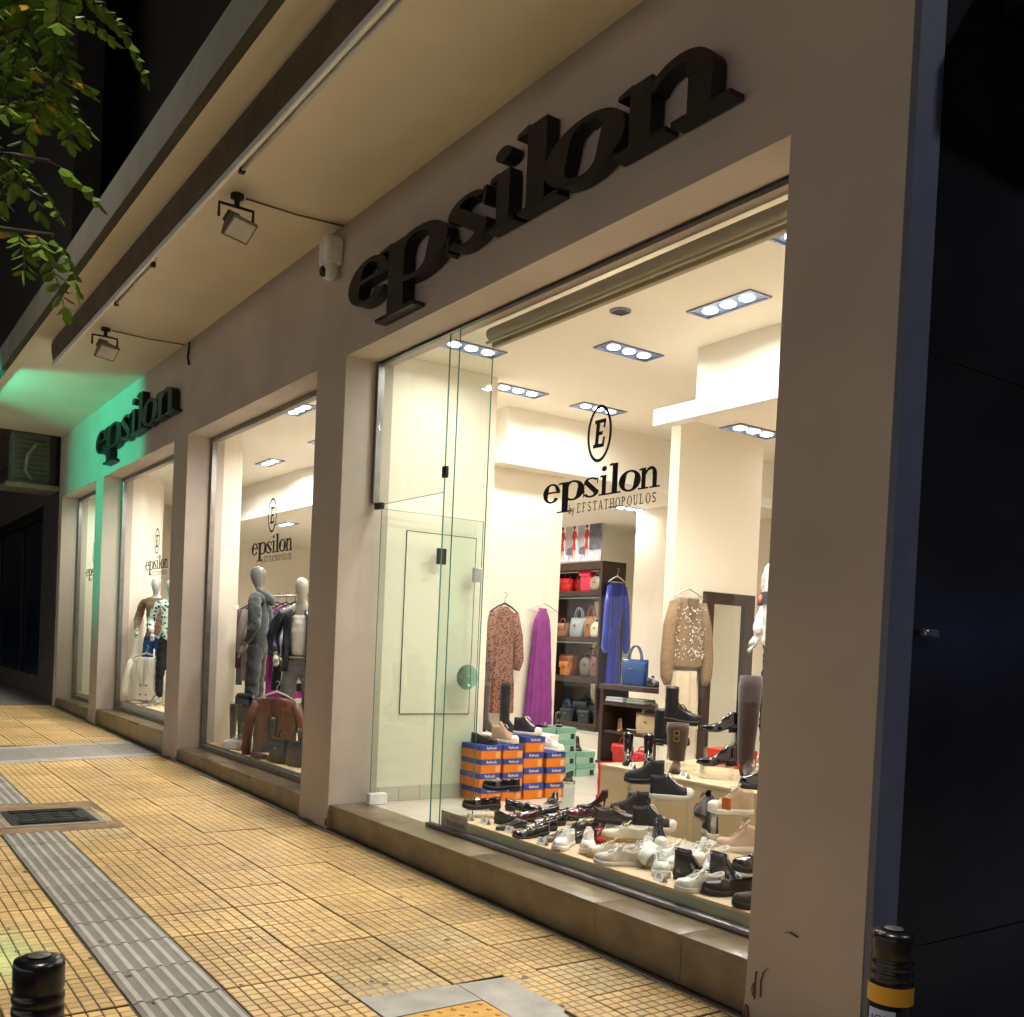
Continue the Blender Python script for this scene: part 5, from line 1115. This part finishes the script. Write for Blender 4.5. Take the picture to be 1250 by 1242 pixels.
# ------------------------------------------------------------------ mannequins
def skin(name, vs, es, rs, m, parent, sub=2, wr=None):
    me = bpy.data.meshes.new(name); me.from_pydata(vs, es, []); o = bpy.data.objects.new(name, me); COL.objects.link(o)
    md = o.modifiers.new('s', 'SKIN'); md.use_smooth_shade = True
    for i, r_ in enumerate(rs): me.skin_vertices[0].data[i].radius = r_ if isinstance(r_, tuple) else (r_, r_)
    me.skin_vertices[0].data[0].use_root = True
    sb = o.modifiers.new('u', 'SUBSURF'); sub = 2 if name == 'body' else 3; sb.levels = sub; sb.render_levels = sub
    dg = bpy.context.evaluated_depsgraph_get(); nm = bpy.data.meshes.new_from_object(o.evaluated_get(dg)); bpy.data.objects.remove(o)
    nm.name = name
    if wr is None: wr = .0 if name == 'body' else .012
    if wr:
        ns = [v.normal.copy() for v in nm.vertices]
        for v, n_ in zip(nm.vertices, ns):
            c_ = v.co; v.co = c_ + n_ * wr * (noise.noise((c_.x * 9, c_.y * 9, c_.z * 22 + len(name))) + .6 * noise.noise((c_.x * 22 + 4, c_.y * 22, c_.z * 38)))
    for p in nm.polygons: p.use_smooth = True
    nm.materials.clear(); nm.materials.append(m); return obj(name, nm, None, parent)
MANN = mat('mannequin_grey', '#7d7a75', .25, var=.05)
MANL = mat('mannequin_pale', '#b7b2ab', .25, var=.04)
def mannequin(name, label, loc, rz, skinm, arms, sc=1.0):
    t = thing(name, label, 'mannequin', loc, rz); t.scale = (sc,) * 3
    (le, lh), (re_, rh) = arms
    vs = [(0, 0, .97), (0, .01, 1.12), (0, 0, 1.34), (0, .02, 1.5), (0, .01, 1.57), (0, -.012, 1.645), (0, -.018, 1.73), (0, -.005, 1.81),
          (-.17, .01, 1.46), le, lh, (.17, .01, 1.46), re_, rh, (-.09, 0, .9), (-.1, -.01, .5), (-.1, .02, .09), (-.11, -.13, .03), (.09, 0, .9), (.1, -.01, .5), (.1, .02, .09), (.11, -.13, .03)]
    es = [(0, 1), (1, 2), (2, 3), (3, 4), (4, 5), (5, 6), (6, 7), (3, 8), (8, 9), (9, 10), (3, 11), (11, 12), (12, 13), (0, 14), (14, 15), (15, 16), (16, 17), (0, 18), (18, 19), (19, 20), (20, 21)]
    rs = [(.1, .072), (.085, .065), (.11, .078), (.065, .05), .036, (.058, .074), (.078, .1), (.05, .065), .045, .034, .026, .045, .034, .026, .055, .042, .034, .03, .055, .042, .034, .03]
    skin('body', vs, es, rs, skinm, t)
    for sgn, hpos, epos in ((-1, lh, le), (1, rh, re_)):
        d = (Vector(hpos) - Vector(epos)).normalized(); s = d.cross(Vector((0, 1, 0))).normalized(); b = MB()
        base = Vector(hpos) + d * .02
        b.tube([base, base + d * .05, base + d * .075], [.026, .034, .03], 8)
        for k in range(4): b.tube([base + d * .07 + s * (.022 - .015 * k), base + d * .11 + s * (.024 - .016 * k), base + d * (.14 - .012 * abs(k - 1.4)) + s * (.02 - .014 * k) + Vector((0, .01, 0))], [.009, .008, .005], 6)
        b.tube([base + d * .02 + s * .028, base + d * .05 + s * .05, base + d * .085 + s * .055], [.011, .009, .006], 6); b.build('hand', skinm, t)
    return t
# grey hooded tracksuit, seen from behind its shoulder
ARM = (((-.27, .06, 1.2), (-.25, -.06, .98)), ((.27, .06, 1.2), (.25, -.06, .98)))
m1 = mannequin('mannequin', 'grey mannequin in a charcoal hooded tracksuit turned away from the glass', (-8.0, .66, .40), R(-36), MANN, ARM, 1.06)
FLEECE = mat('charcoal_fleece', '#3f4446', .95, var=.12, scale=10, bump=.3, sheen=.3)
skin('hoodie', [(0, 0, .84), (0, .01, 1.1), (0, 0, 1.35), (0, .02, 1.5), (-.19, .01, 1.45), (-.285, .06, 1.2), (-.262, -.05, 1.0), (.19, .01, 1.45), (.285, .06, 1.2), (.262, -.05, 1.0)],
     [(0, 1), (1, 2), (2, 3), (3, 4), (4, 5), (5, 6), (3, 7), (7, 8), (8, 9)], [(.13, .105), (.15, .12), (.15, .115), (.09, .08), .068, .06, .042, .068, .06, .042], FLEECE, m1)
b = MB(); b.loft([[(r_ * math.cos(2 * PI * q / 20), .03 + r_ * .95 * math.sin(2 * PI * q / 20) + dy, z_ - .05 * math.sin(2 * PI * q / 20)) for q in range(20)] for r_, z_, dy in ((.09, 1.44, .03), (.105, 1.48, .045), (.105, 1.52, .05), (.09, 1.55, .04), (.07, 1.545, .02), (.06, 1.5, .0))]); b.build('hood', FLEECE, m1)
skin('trousers', [(0, 0, 1.06), (0, 0, .95), (-.09, 0, .88), (-.11, -.01, .5), (-.11, .01, .14), (.09, 0, .88), (.11, -.01, .5), (.11, .01, .14)], [(0, 1), (1, 2), (2, 3), (3, 4), (1, 5), (5, 6), (6, 7)], [(.115, .09), (.13, .1), (.085, .09), (.078, .085), (.068, .075), (.085, .09), (.078, .085), (.068, .075)], FLEECE, m1)
MB().bbox(-.25, .25, -.25, .25, -.0845, -.002, .01).build('stand', WHITE, m1)
# navy satin jacket
ARM2 = (((-.29, .07, 1.2), (-.22, -.1, 1.02)), ((.29, .07, 1.2), (.2, -.14, 1.02)))
m2 = mannequin('mannequin', 'pale mannequin in a navy satin jacket and grey jeans', (-7.02, .74, .32), R(52), MANL, ARM2, 1.02)
SHIRT = mat('white_top', '#e6e2dd', .8, var=.05)
skin('top', [(0, 0, 1.0), (0, .0, 1.15), (0, -.01, 1.34), (0, .01, 1.45)], [(0, 1), (1, 2), (2, 3)], [(.12, .095), (.105, .085), (.13, .1), (.09, .075)], SHIRT, m2)
NAVY = mat('navy_satin', '#23263a', .3, var=.15, scale=6, bump=.1)
for s_ in (-1, 1):
    b = MB(); rr = []
    for z_, rx_, ry_ in ((.86, .2, .155), (1.0, .19, .15), (1.2, .18, .14), (1.38, .18, .13), (1.48, .12, .1)):
        rr.append([(s_ * rx_ * math.sin(a), -ry_ * math.cos(a) + .01, z_) for a in [R(28 + q * 8.4) for q in range(19)]] + [(s_ * (rx_ - .015) * math.sin(a), -(ry_ - .015) * math.cos(a) + .01, z_) for a in [R(179 - q * 8.4) for q in range(19)]])
    b.loft(rr); b.build('jacket_half', NAVY, m2)
    sleeve(m2, [(s_ * .17, .01, 1.45), (s_ * .25, .05, 1.34), (s_ * .3, .07, 1.2), (s_ * .255, -.03, 1.08), (s_ * .225, -.08, 1.04)], [.065, .07, .068, .06, .045], NAVY)
JEAN = mat('grey_denim', '#7b7e84', .85, var=.15, scale=12, bump=.2)
skin('jeans', [(0, 0, 1.06), (0, 0, .95), (-.09, 0, .88), (-.12, -.01, .5), (-.13, .01, .1), (.09, 0, .88), (.12, -.01, .5), (.13, .01, .1)], [(0, 1), (1, 2), (2, 3), (3, 4), (1, 5), (5, 6), (6, 7)], [(.11, .088), (.125, .098), (.08, .088), (.07, .078), (.066, .072), (.08, .088), (.07, .078), (.066, .072)], JEAN, m2)
MB().tube([(.128 * math.cos(2 * PI * q / 20), .1 * math.sin(2 * PI * q / 20), 1.0) for q in range(21)], .014, 6).build('belt', mat('tan_belt', '#8d7a58', .5), m2)
# white sweatshirt, half hidden by the pillar
m3 = mannequin('mannequin', 'mannequin in a white printed sweatshirt and black trousers beside the pillar', (-2.585, 2.66, .7202), R(-25), MANL, ARM, 1.02)
skin('sweatshirt', [(0, 0, .84), (0, .01, 1.15), (0, 0, 1.35), (0, .02, 1.5), (-.2, .01, 1.45), (-.3, .06, 1.2), (-.27, -.05, .98), (.2, .01, 1.45), (.3, .06, 1.2), (.27, -.05, .98)],
     [(0, 1), (1, 2), (2, 3), (3, 4), (4, 5), (5, 6), (3, 7), (7, 8), (8, 9)], [(.17, .125), (.175, .13), (.165, .12), (.1, .09), .085, .08, .055, .085, .08, .055], SHIRT, m3)
skin('trousers', [(0, 0, 1.06), (0, 0, .95), (-.09, 0, .88), (-.1, -.01, .5), (-.1, .01, .08), (.09, 0, .88), (.1, -.01, .5), (.1, .01, .08)], [(0, 1), (1, 2), (2, 3), (3, 4), (1, 5), (5, 6), (6, 7)], [(.11, .088), (.125, .098), (.08, .088), (.07, .078), (.066, .072), (.08, .088), (.07, .078), (.066, .072)], mat('black_cloth', '#1c1c1f', .8), m3)
b = MB(); b.strip([(-.12, 1.28), (-.05, 1.3), (.05, 1.3), (.12, 1.28)], [(-.12, 1.2), (-.05, 1.215), (.05, 1.215), (.12, 1.2)], -.132, -.1); b.build('chest_print', mat('navy_print', '#2b2c44', .7), m3)
b = MB(); b.lathe([(.035, 0), (.035, .004), (0, .004)], 16); b.xf(Matrix.Translation((-.07, -.133, 1.25)) @ Matrix.Rotation(PI / 2, 4, 'X')); b.build('badge', mat('orange_badge', '#c8613c', .7), m3)
# mannequins of the third window
m4 = mannequin('mannequin', 'white mannequin in a brown print blouse behind the cream jacket', (-12.1, .7, .5155), R(50), MANL, ARM2, 1.0)
skin('blouse', [(0, 0, .88), (0, .01, 1.15), (0, 0, 1.35), (0, .02, 1.48), (-.19, .01, 1.44), (-.3, .07, 1.2), (-.235, -.08, 1.04), (.19, .01, 1.44), (.3, .07, 1.2), (.215, -.11, 1.04)], [(0, 1), (1, 2), (2, 3), (3, 4), (4, 5), (5, 6), (3, 7), (7, 8), (8, 9)], [(.14, .11), (.13, .105), (.15, .11), (.09, .08), .065, .06, .04, .065, .06, .04], LEO, m4)
skin('jeans', [(0, 0, 1.06), (0, 0, .95), (-.09, 0, .88), (-.11, -.01, .5), (-.11, .01, .1), (.09, 0, .88), (.11, -.01, .5), (.11, .01, .1)], [(0, 1), (1, 2), (2, 3), (3, 4), (1, 5), (5, 6), (6, 7)], [(.11, .088), (.125, .098), (.08, .088), (.07, .078), (.066, .072), (.08, .088), (.07, .078), (.066, .072)], mat('blue_denim', '#2c4a86', .85, var=.2), m4)
m5 = mannequin('mannequin', 'white mannequin in a black and white patterned top near the green pillar', (-11.5, .74, .5155), R(55), MANL, ARM2, .98)
ZEB = print_mat('patterned_cloth', '#e6e3df', '#1c1c20', 22)
skin('top', [(0, 0, .88), (0, .01, 1.15), (0, 0, 1.35), (0, .02, 1.48), (-.19, .01, 1.44), (-.3, .07, 1.2), (-.235, -.08, 1.04), (.19, .01, 1.44), (.3, .07, 1.2), (.215, -.11, 1.04)], [(0, 1), (1, 2), (2, 3), (3, 4), (4, 5), (5, 6), (3, 7), (7, 8), (8, 9)], [(.14, .11), (.13, .105), (.15, .11), (.09, .08), .065, .06, .04, .065, .06, .04], ZEB, m5)
skin('trousers', [(0, 0, 1.06), (0, 0, .95), (-.09, 0, .88), (-.11, -.01, .5), (-.11, .01, .1), (.09, 0, .88), (.11, -.01, .5), (.11, .01, .1)], [(0, 1), (1, 2), (2, 3), (3, 4), (1, 5), (5, 6), (6, 7)], [(.11, .088), (.125, .098), (.08, .088), (.07, .078), (.066, .072), (.08, .088), (.07, .078), (.066, .072)], mat('black_cloth', '#1c1c1f', .8), m5)
# jackets on low hanger stands
def jacket(label, loc, rz, m, w=.22, h=.6, buttons=True, nm='jacket'):
    t = thing(nm, label, 'jacket', loc, rz)
    garment(t, 'body', [(.06, w * .95, .07, .05), (.3, w * .88, .065, .03), (.5, w * .98, .06, .0), (h - .03, w * .8, .045, 0), (h, w * .35, .03, 0)], m, 6)
    for s_ in (-1, 1):
        sleeve(t, [(s_ * w * .82, 0, h - .06), (s_ * w * 1.12, 0, h * .6), (s_ * w * 1.2, -.01, .2), (s_ * w * 1.2, -.02, .02)], [.05, .055, .05, .045], m)
        MB().strip([(s_ * .02, h * .42), (s_ * .035, h * .98)], [(s_ * .1, h * .72), (s_ * .09, h * .97)], -.078, -.062).build('lapel', m, t)
    if buttons:
        for q in range(4): MB().lathe([(.012, 0), (.012, .006), (0, .007)], 10).xf(Matrix.Translation(((-1) ** q * .045, -.064, h * (.2 + .2 * (q // 2)))) @ Matrix.Rotation(PI / 2, 4, 'X')).build('button', DARKM, t)
    MB().box(-.04, .04, -.01, .03, 0, h * .9).build('stand', STEEL, t)
    hanger(t, w * 1.7, h + .06)
jacket('cream double breasted jacket on a hanger stand in the third window', (-11.75, .5, .5155), R(45), mat('cream_wool', '#eae4d6', .85, var=.06), .27, .66)
jacket('brown leather jacket with shearling collar on a low hanger stand', (-7.05, .52, .3105), R(45), mat('brown_leather', '#7a4c38', .5, var=.2, bump=.2), .25, .62, False)
# things on the second and third window platforms
Z2 = .3106
S_('tall', 'grey high boot at the left end of the second window', '#5f5b57', 's', '#3a3633', -8.30, .52, Z2, 330, base=Z2, sc=.95)
S_('tall', 'dark grey high boot beside the grey high boot', '#3f3d3c', 's', '#2a2827', -8.16, .56, Z2, 330, base=Z2, sc=.9)
S_('ankle', 'beige heeled ankle boot under the black backpack', '#c7a883', 'l', '#b79a78', -7.86, .50, Z2, 320, base=Z2, sc=1.1)
S_('tall', 'tall black boot in front of the tracksuit trousers', BLK, 'l', '#161616', -7.55, .52, Z2, 340, base=Z2, sc=1.02)
S_('tall', 'second tall black boot in front of the leather jacket', BLK, 'l', '#161616', -6.92, .43, Z2, 335, base=Z2, sc=.9)
st_ = thing('bag_stand', 'slim steel stand under the small black backpack', 'bag stand', (-7.76, .5, Z2)); MB().lathe([(.07, 0), (.07, .008), (.012, .012), (.012, .3), (.05, .302), (.05, .309)], 16).build('post', STEEL, st_)
bag('small black backpack on a riser in the second window', 'pack', .3, .16, .3, '#1b1a1b', (-7.76, .5, .6202), .2, 'l', 'bags in the second window')
bag('black camera bag at the front of the second window', 'satchel', .3, .15, .24, '#262524', (-6.72, .46, Z2), .2, 'l', 'bags in the second window')
bag('dark bag behind the pillar edge in the second window', 'tote', .26, .14, .24, '#3a322f', (-6.45, .5, Z2), .2, 'l', 'bags in the second window')
tag(MB().bbox(-.12, .12, -.05, .05, 0, .05, .01, 2).build('maroon_purse', leather('#5a2030', 'l'), None, (-7.12, .38, Z2)), 'flat maroon purse lying before the leather jacket', 'purse')
Z3 = .5156
S_('pump', 'bronze high heel below the cream jacket', '#8a6a4c', 'p', '#4a3626', -11.45, .46, Z3, 250, base=Z3)
S_('pump', 'silver high heel below the cream jacket', '#b9b5ae', 'p', '#8a8680', -11.25, .42, Z3, 240, base=Z3)
S_('flat', 'gold flat shoe beside the high heels', '#b39a6c', 'l', '#7a664a', -12.0, .42, Z3, 250, base=Z3)
S_('flat', 'pale flat shoe beside the high heels', '#c9bda6', 'l', '#8a7a66', -11.75, .42, Z3, 260, base=Z3)
bag('folded grey bag in the narrow last window', 'round', .4, .2, .16, '#9a958c', (-13.7, .55, .4502), 0, 'c', 'bags in the last window')
# clothes rails behind the mannequins
def rail(label, x0, x1, y, z0, h, items):
    t = thing('clothes_rail', label, 'clothes rail', ((x0 + x1) / 2, y, z0)); w = (x1 - x0) / 2
    MB().tube([(-w, 0, h), (w, 0, h)], .014, 8).build('rail', STEEL, t)
    for s_ in (-1, 1): MB().tube([(s_ * w, 0, .02), (s_ * w, 0, h - .015)], .014, 8).build('upright', STEEL, t); MB().bbox(s_ * w - .02, s_ * w + .02, -.22, .22, 0, .03, .004).build('foot', STEEL, t)
    n = len(items)
    for k, (lab, c, L_, wd) in enumerate(items):
        xx = x0 + (x1 - x0) * (k + .7) / (n + .4); g = thing('hanging_garment', lab, 'garment', (xx, y, z0 + h), R(60 + random.uniform(-12, 12)), 'garments on the rails')
        m_ = leather(c, 'c'); zt_ = -.1
        garment(g, 'body', [(zt_ - L_, wd * 1.05, .06, .14), (zt_ - L_ * .5, wd, .055, .1), (zt_ - .1, wd * .95, .05, 0), (zt_ - .02, wd * .4, .03, 0)], m_, 7)
        for s_ in (-1, 1): sleeve(g, [(s_ * wd * .85, 0, zt_ - .06), (s_ * wd * 1.12, 0, zt_ - .35), (s_ * wd * 1.15, 0, zt_ - .6)], [.045, .05, .035], m_)
        hanger(g, wd * 1.6, -.07 + .0, DARKM)
rail('steel clothes rail behind the two mannequins', -9.75, -7.6, 1.22, .3106, 1.72, [('maroon printed blouse on the rail', '#4f2a30', .8, .21), ('grey coat on the rail', '#6b6460', .95, .22), ('cream blouse on the rail', '#d8cbb4', .7, .2), ('brown jumper on the rail', '#7a4a2c', .75, .21), ('magenta dress on the rail', '#a0288c', 1.1, .2), ('dark navy coat on the rail', '#22242e', 1.0, .23), ('white coat on the rail', '#e4e0da', .9, .22), ('blue blouse on the rail', '#2b55a8', .8, .2)])
rail('steel clothes rail at the back of the third window', -14.0, -11.6, 1.75, .2496, 1.75, [('black coat on the far rail', '#1e1d20', 1.0, .22), ('beige jumper on the far rail', '#b89f7c', .7, .21), ('rust blouse on the far rail', '#8d4a2c', .75, .2), ('blue jeans jacket on the far rail', '#34508c', .7, .21), ('black dress on the far rail', '#1a1a1d', 1.1, .2)])
rail('steel clothes rail in the dark far corner of the shop', -13.5, -11.0, 4.2, .2496, 1.7, [('grey jumper on the corner rail', '#6f6b66', .7, .21), ('white blouse on the corner rail', '#dcd6cb', .7, .2), ('plum dress on the corner rail', '#5a2a4c', 1.1, .2)])

# more pairs crowding the front platform
for a in (('runner', 'white running shoe with grey tongue behind the mint pair', '#e2e0da', 'c', '#eceae4', -1.86, .66, None, 300), ('sneaker', 'cream sneaker with red tab beside the shiny boot', '#e6dfd0', 'l', '#d9c7ae', -1.58, .98, None, 300),
          ('loafer', 'black penny loafer behind the patent loafers', '#1d1b1e', 'l', '#1b1b1c', -2.72, .98, None, 255), ('loafer', 'second black penny loafer in the loafer row', '#1d1b1e', 'p', '#1b1b1c', -3.24, .98, None, 250),
          ('flat', 'black bow ballet flat between the loafers', '#1b1a1d', 'l', '#1b1b1c', -2.94, .47, None, 280), ('sneaker', 'pale grey sneaker behind the cream gum sneakers', '#cfccc6', 'c', '#e6e3dc', -2.22, .86, None, 320),
          ('sneaker', 'white leather sneaker at the foot of the plinth', '#ebe8e2', 'l', '#efece6', -1.36, 1.0, None, 250), ('chunky', 'brown loafer behind the buckled loafer', '#3a2a24', 'l', '#1b1b1c', -1.16, .95, None, 245),
          ('hightop', 'white high top behind the buckled loafer', '#e6e2da', 'c', '#efece6', -1.22, 1.22, .43, 240)):
    S_(*a)

for a in (('runner', 'white runner beside the silver running shoe', '#e9e7e2', 'c', '#f0eee9', -2.30, 1.10, None, 305), ('sneaker', 'white tennis sneaker in the middle of the platform', '#ebe9e4', 'l', '#f2f0ec', -1.80, .84, None, 250),
          ('sneaker', 'white tennis sneaker crossing its pair', '#ebe9e4', 'l', '#f2f0ec', -1.66, .74, None, 285), ('flat', 'bright red ballet flat between black flats', '#c0211f', 'p', '#2a1512', -2.56, 1.02, None, 250),
          ('flat', 'second bright red ballet flat by the pumps', '#c0211f', 'p', '#2a1512', -2.50, .90, None, 270), ('sneaker', 'white sneaker in front of the shiny boots', '#e8e5de', 'l', '#efece6', -1.22, .42, None, 250),
          ('loafer', 'black tassel loafer at the front edge', BLK, 'p', '#1b1b1c', -2.66, .44, None, 262), ('loafer', 'black loafer close to the silver toed flat', BLK, 'p', '#1b1b1c', -2.42, .62, None, 255)):
    S_(*a)
S_('knee', 'tall black boot next to the pillar behind the lace up boots', '#18171a', 'l', '#141414', -1.98, 1.95, None, 330, base=ZQ, sc=.9)

for a in (('sneaker', 'white sneaker beside the front price card of the flats', '#e9e6e0', 'l', '#f0ede7', -2.33, .44, None, 300), ('sneaker', 'off white suede sneaker at the front edge', '#d9d2c4', 's', '#e9e4da', -1.84, .43, None, 240),
          ('runner', 'white mesh runner between the mint shoe and the ankle boot', '#e6e6e2', 'c', '#f0efeb', -1.46, .76, None, 320), ('sneaker', 'white platform sneaker behind the black round shoe', '#ebe8e2', 'l', '#f2f0ec', -1.02, .92, None, 250),
          ('ankle', 'black lace ankle boot in the corner by the pillar', BLK, 'l', '#1b1b1c', -.80, .86, None, 245), ('ankle', 'black suede ankle boot behind the corner boot', '#1d1c20', 's', '#1b1b1c', -.84, 1.1, None, 245),
          ('loafer', 'black loafer at the back by the orange boxes', BLK, 'p', '#1b1b1c', -3.16, 1.2, None, 250), ('flat', 'black flat beside the stiletto pumps', BLK, 'l', '#1b1b1c', -2.62, 1.26, None, 250),
          ('sneaker', 'white sneaker below the beige high tops', '#eae7e1', 'l', '#f2f0ec', -1.38, 1.24, None, 260), ('sneaker', 'cream sneaker with tan heel among the white ones', '#e2d9c6', 'l', '#c9a77c', -1.30, .82, None, 300),
          ('loafer', 'burgundy loafer between black loafers', '#4a1a20', 'p', '#1b1b1c', -3.12, .70, None, 255), ('flat', 'nude flat beside the pink runner', '#c9a58c', 'l', '#a5836a', -2.06, .90, None, 300)):
    S_(*a)
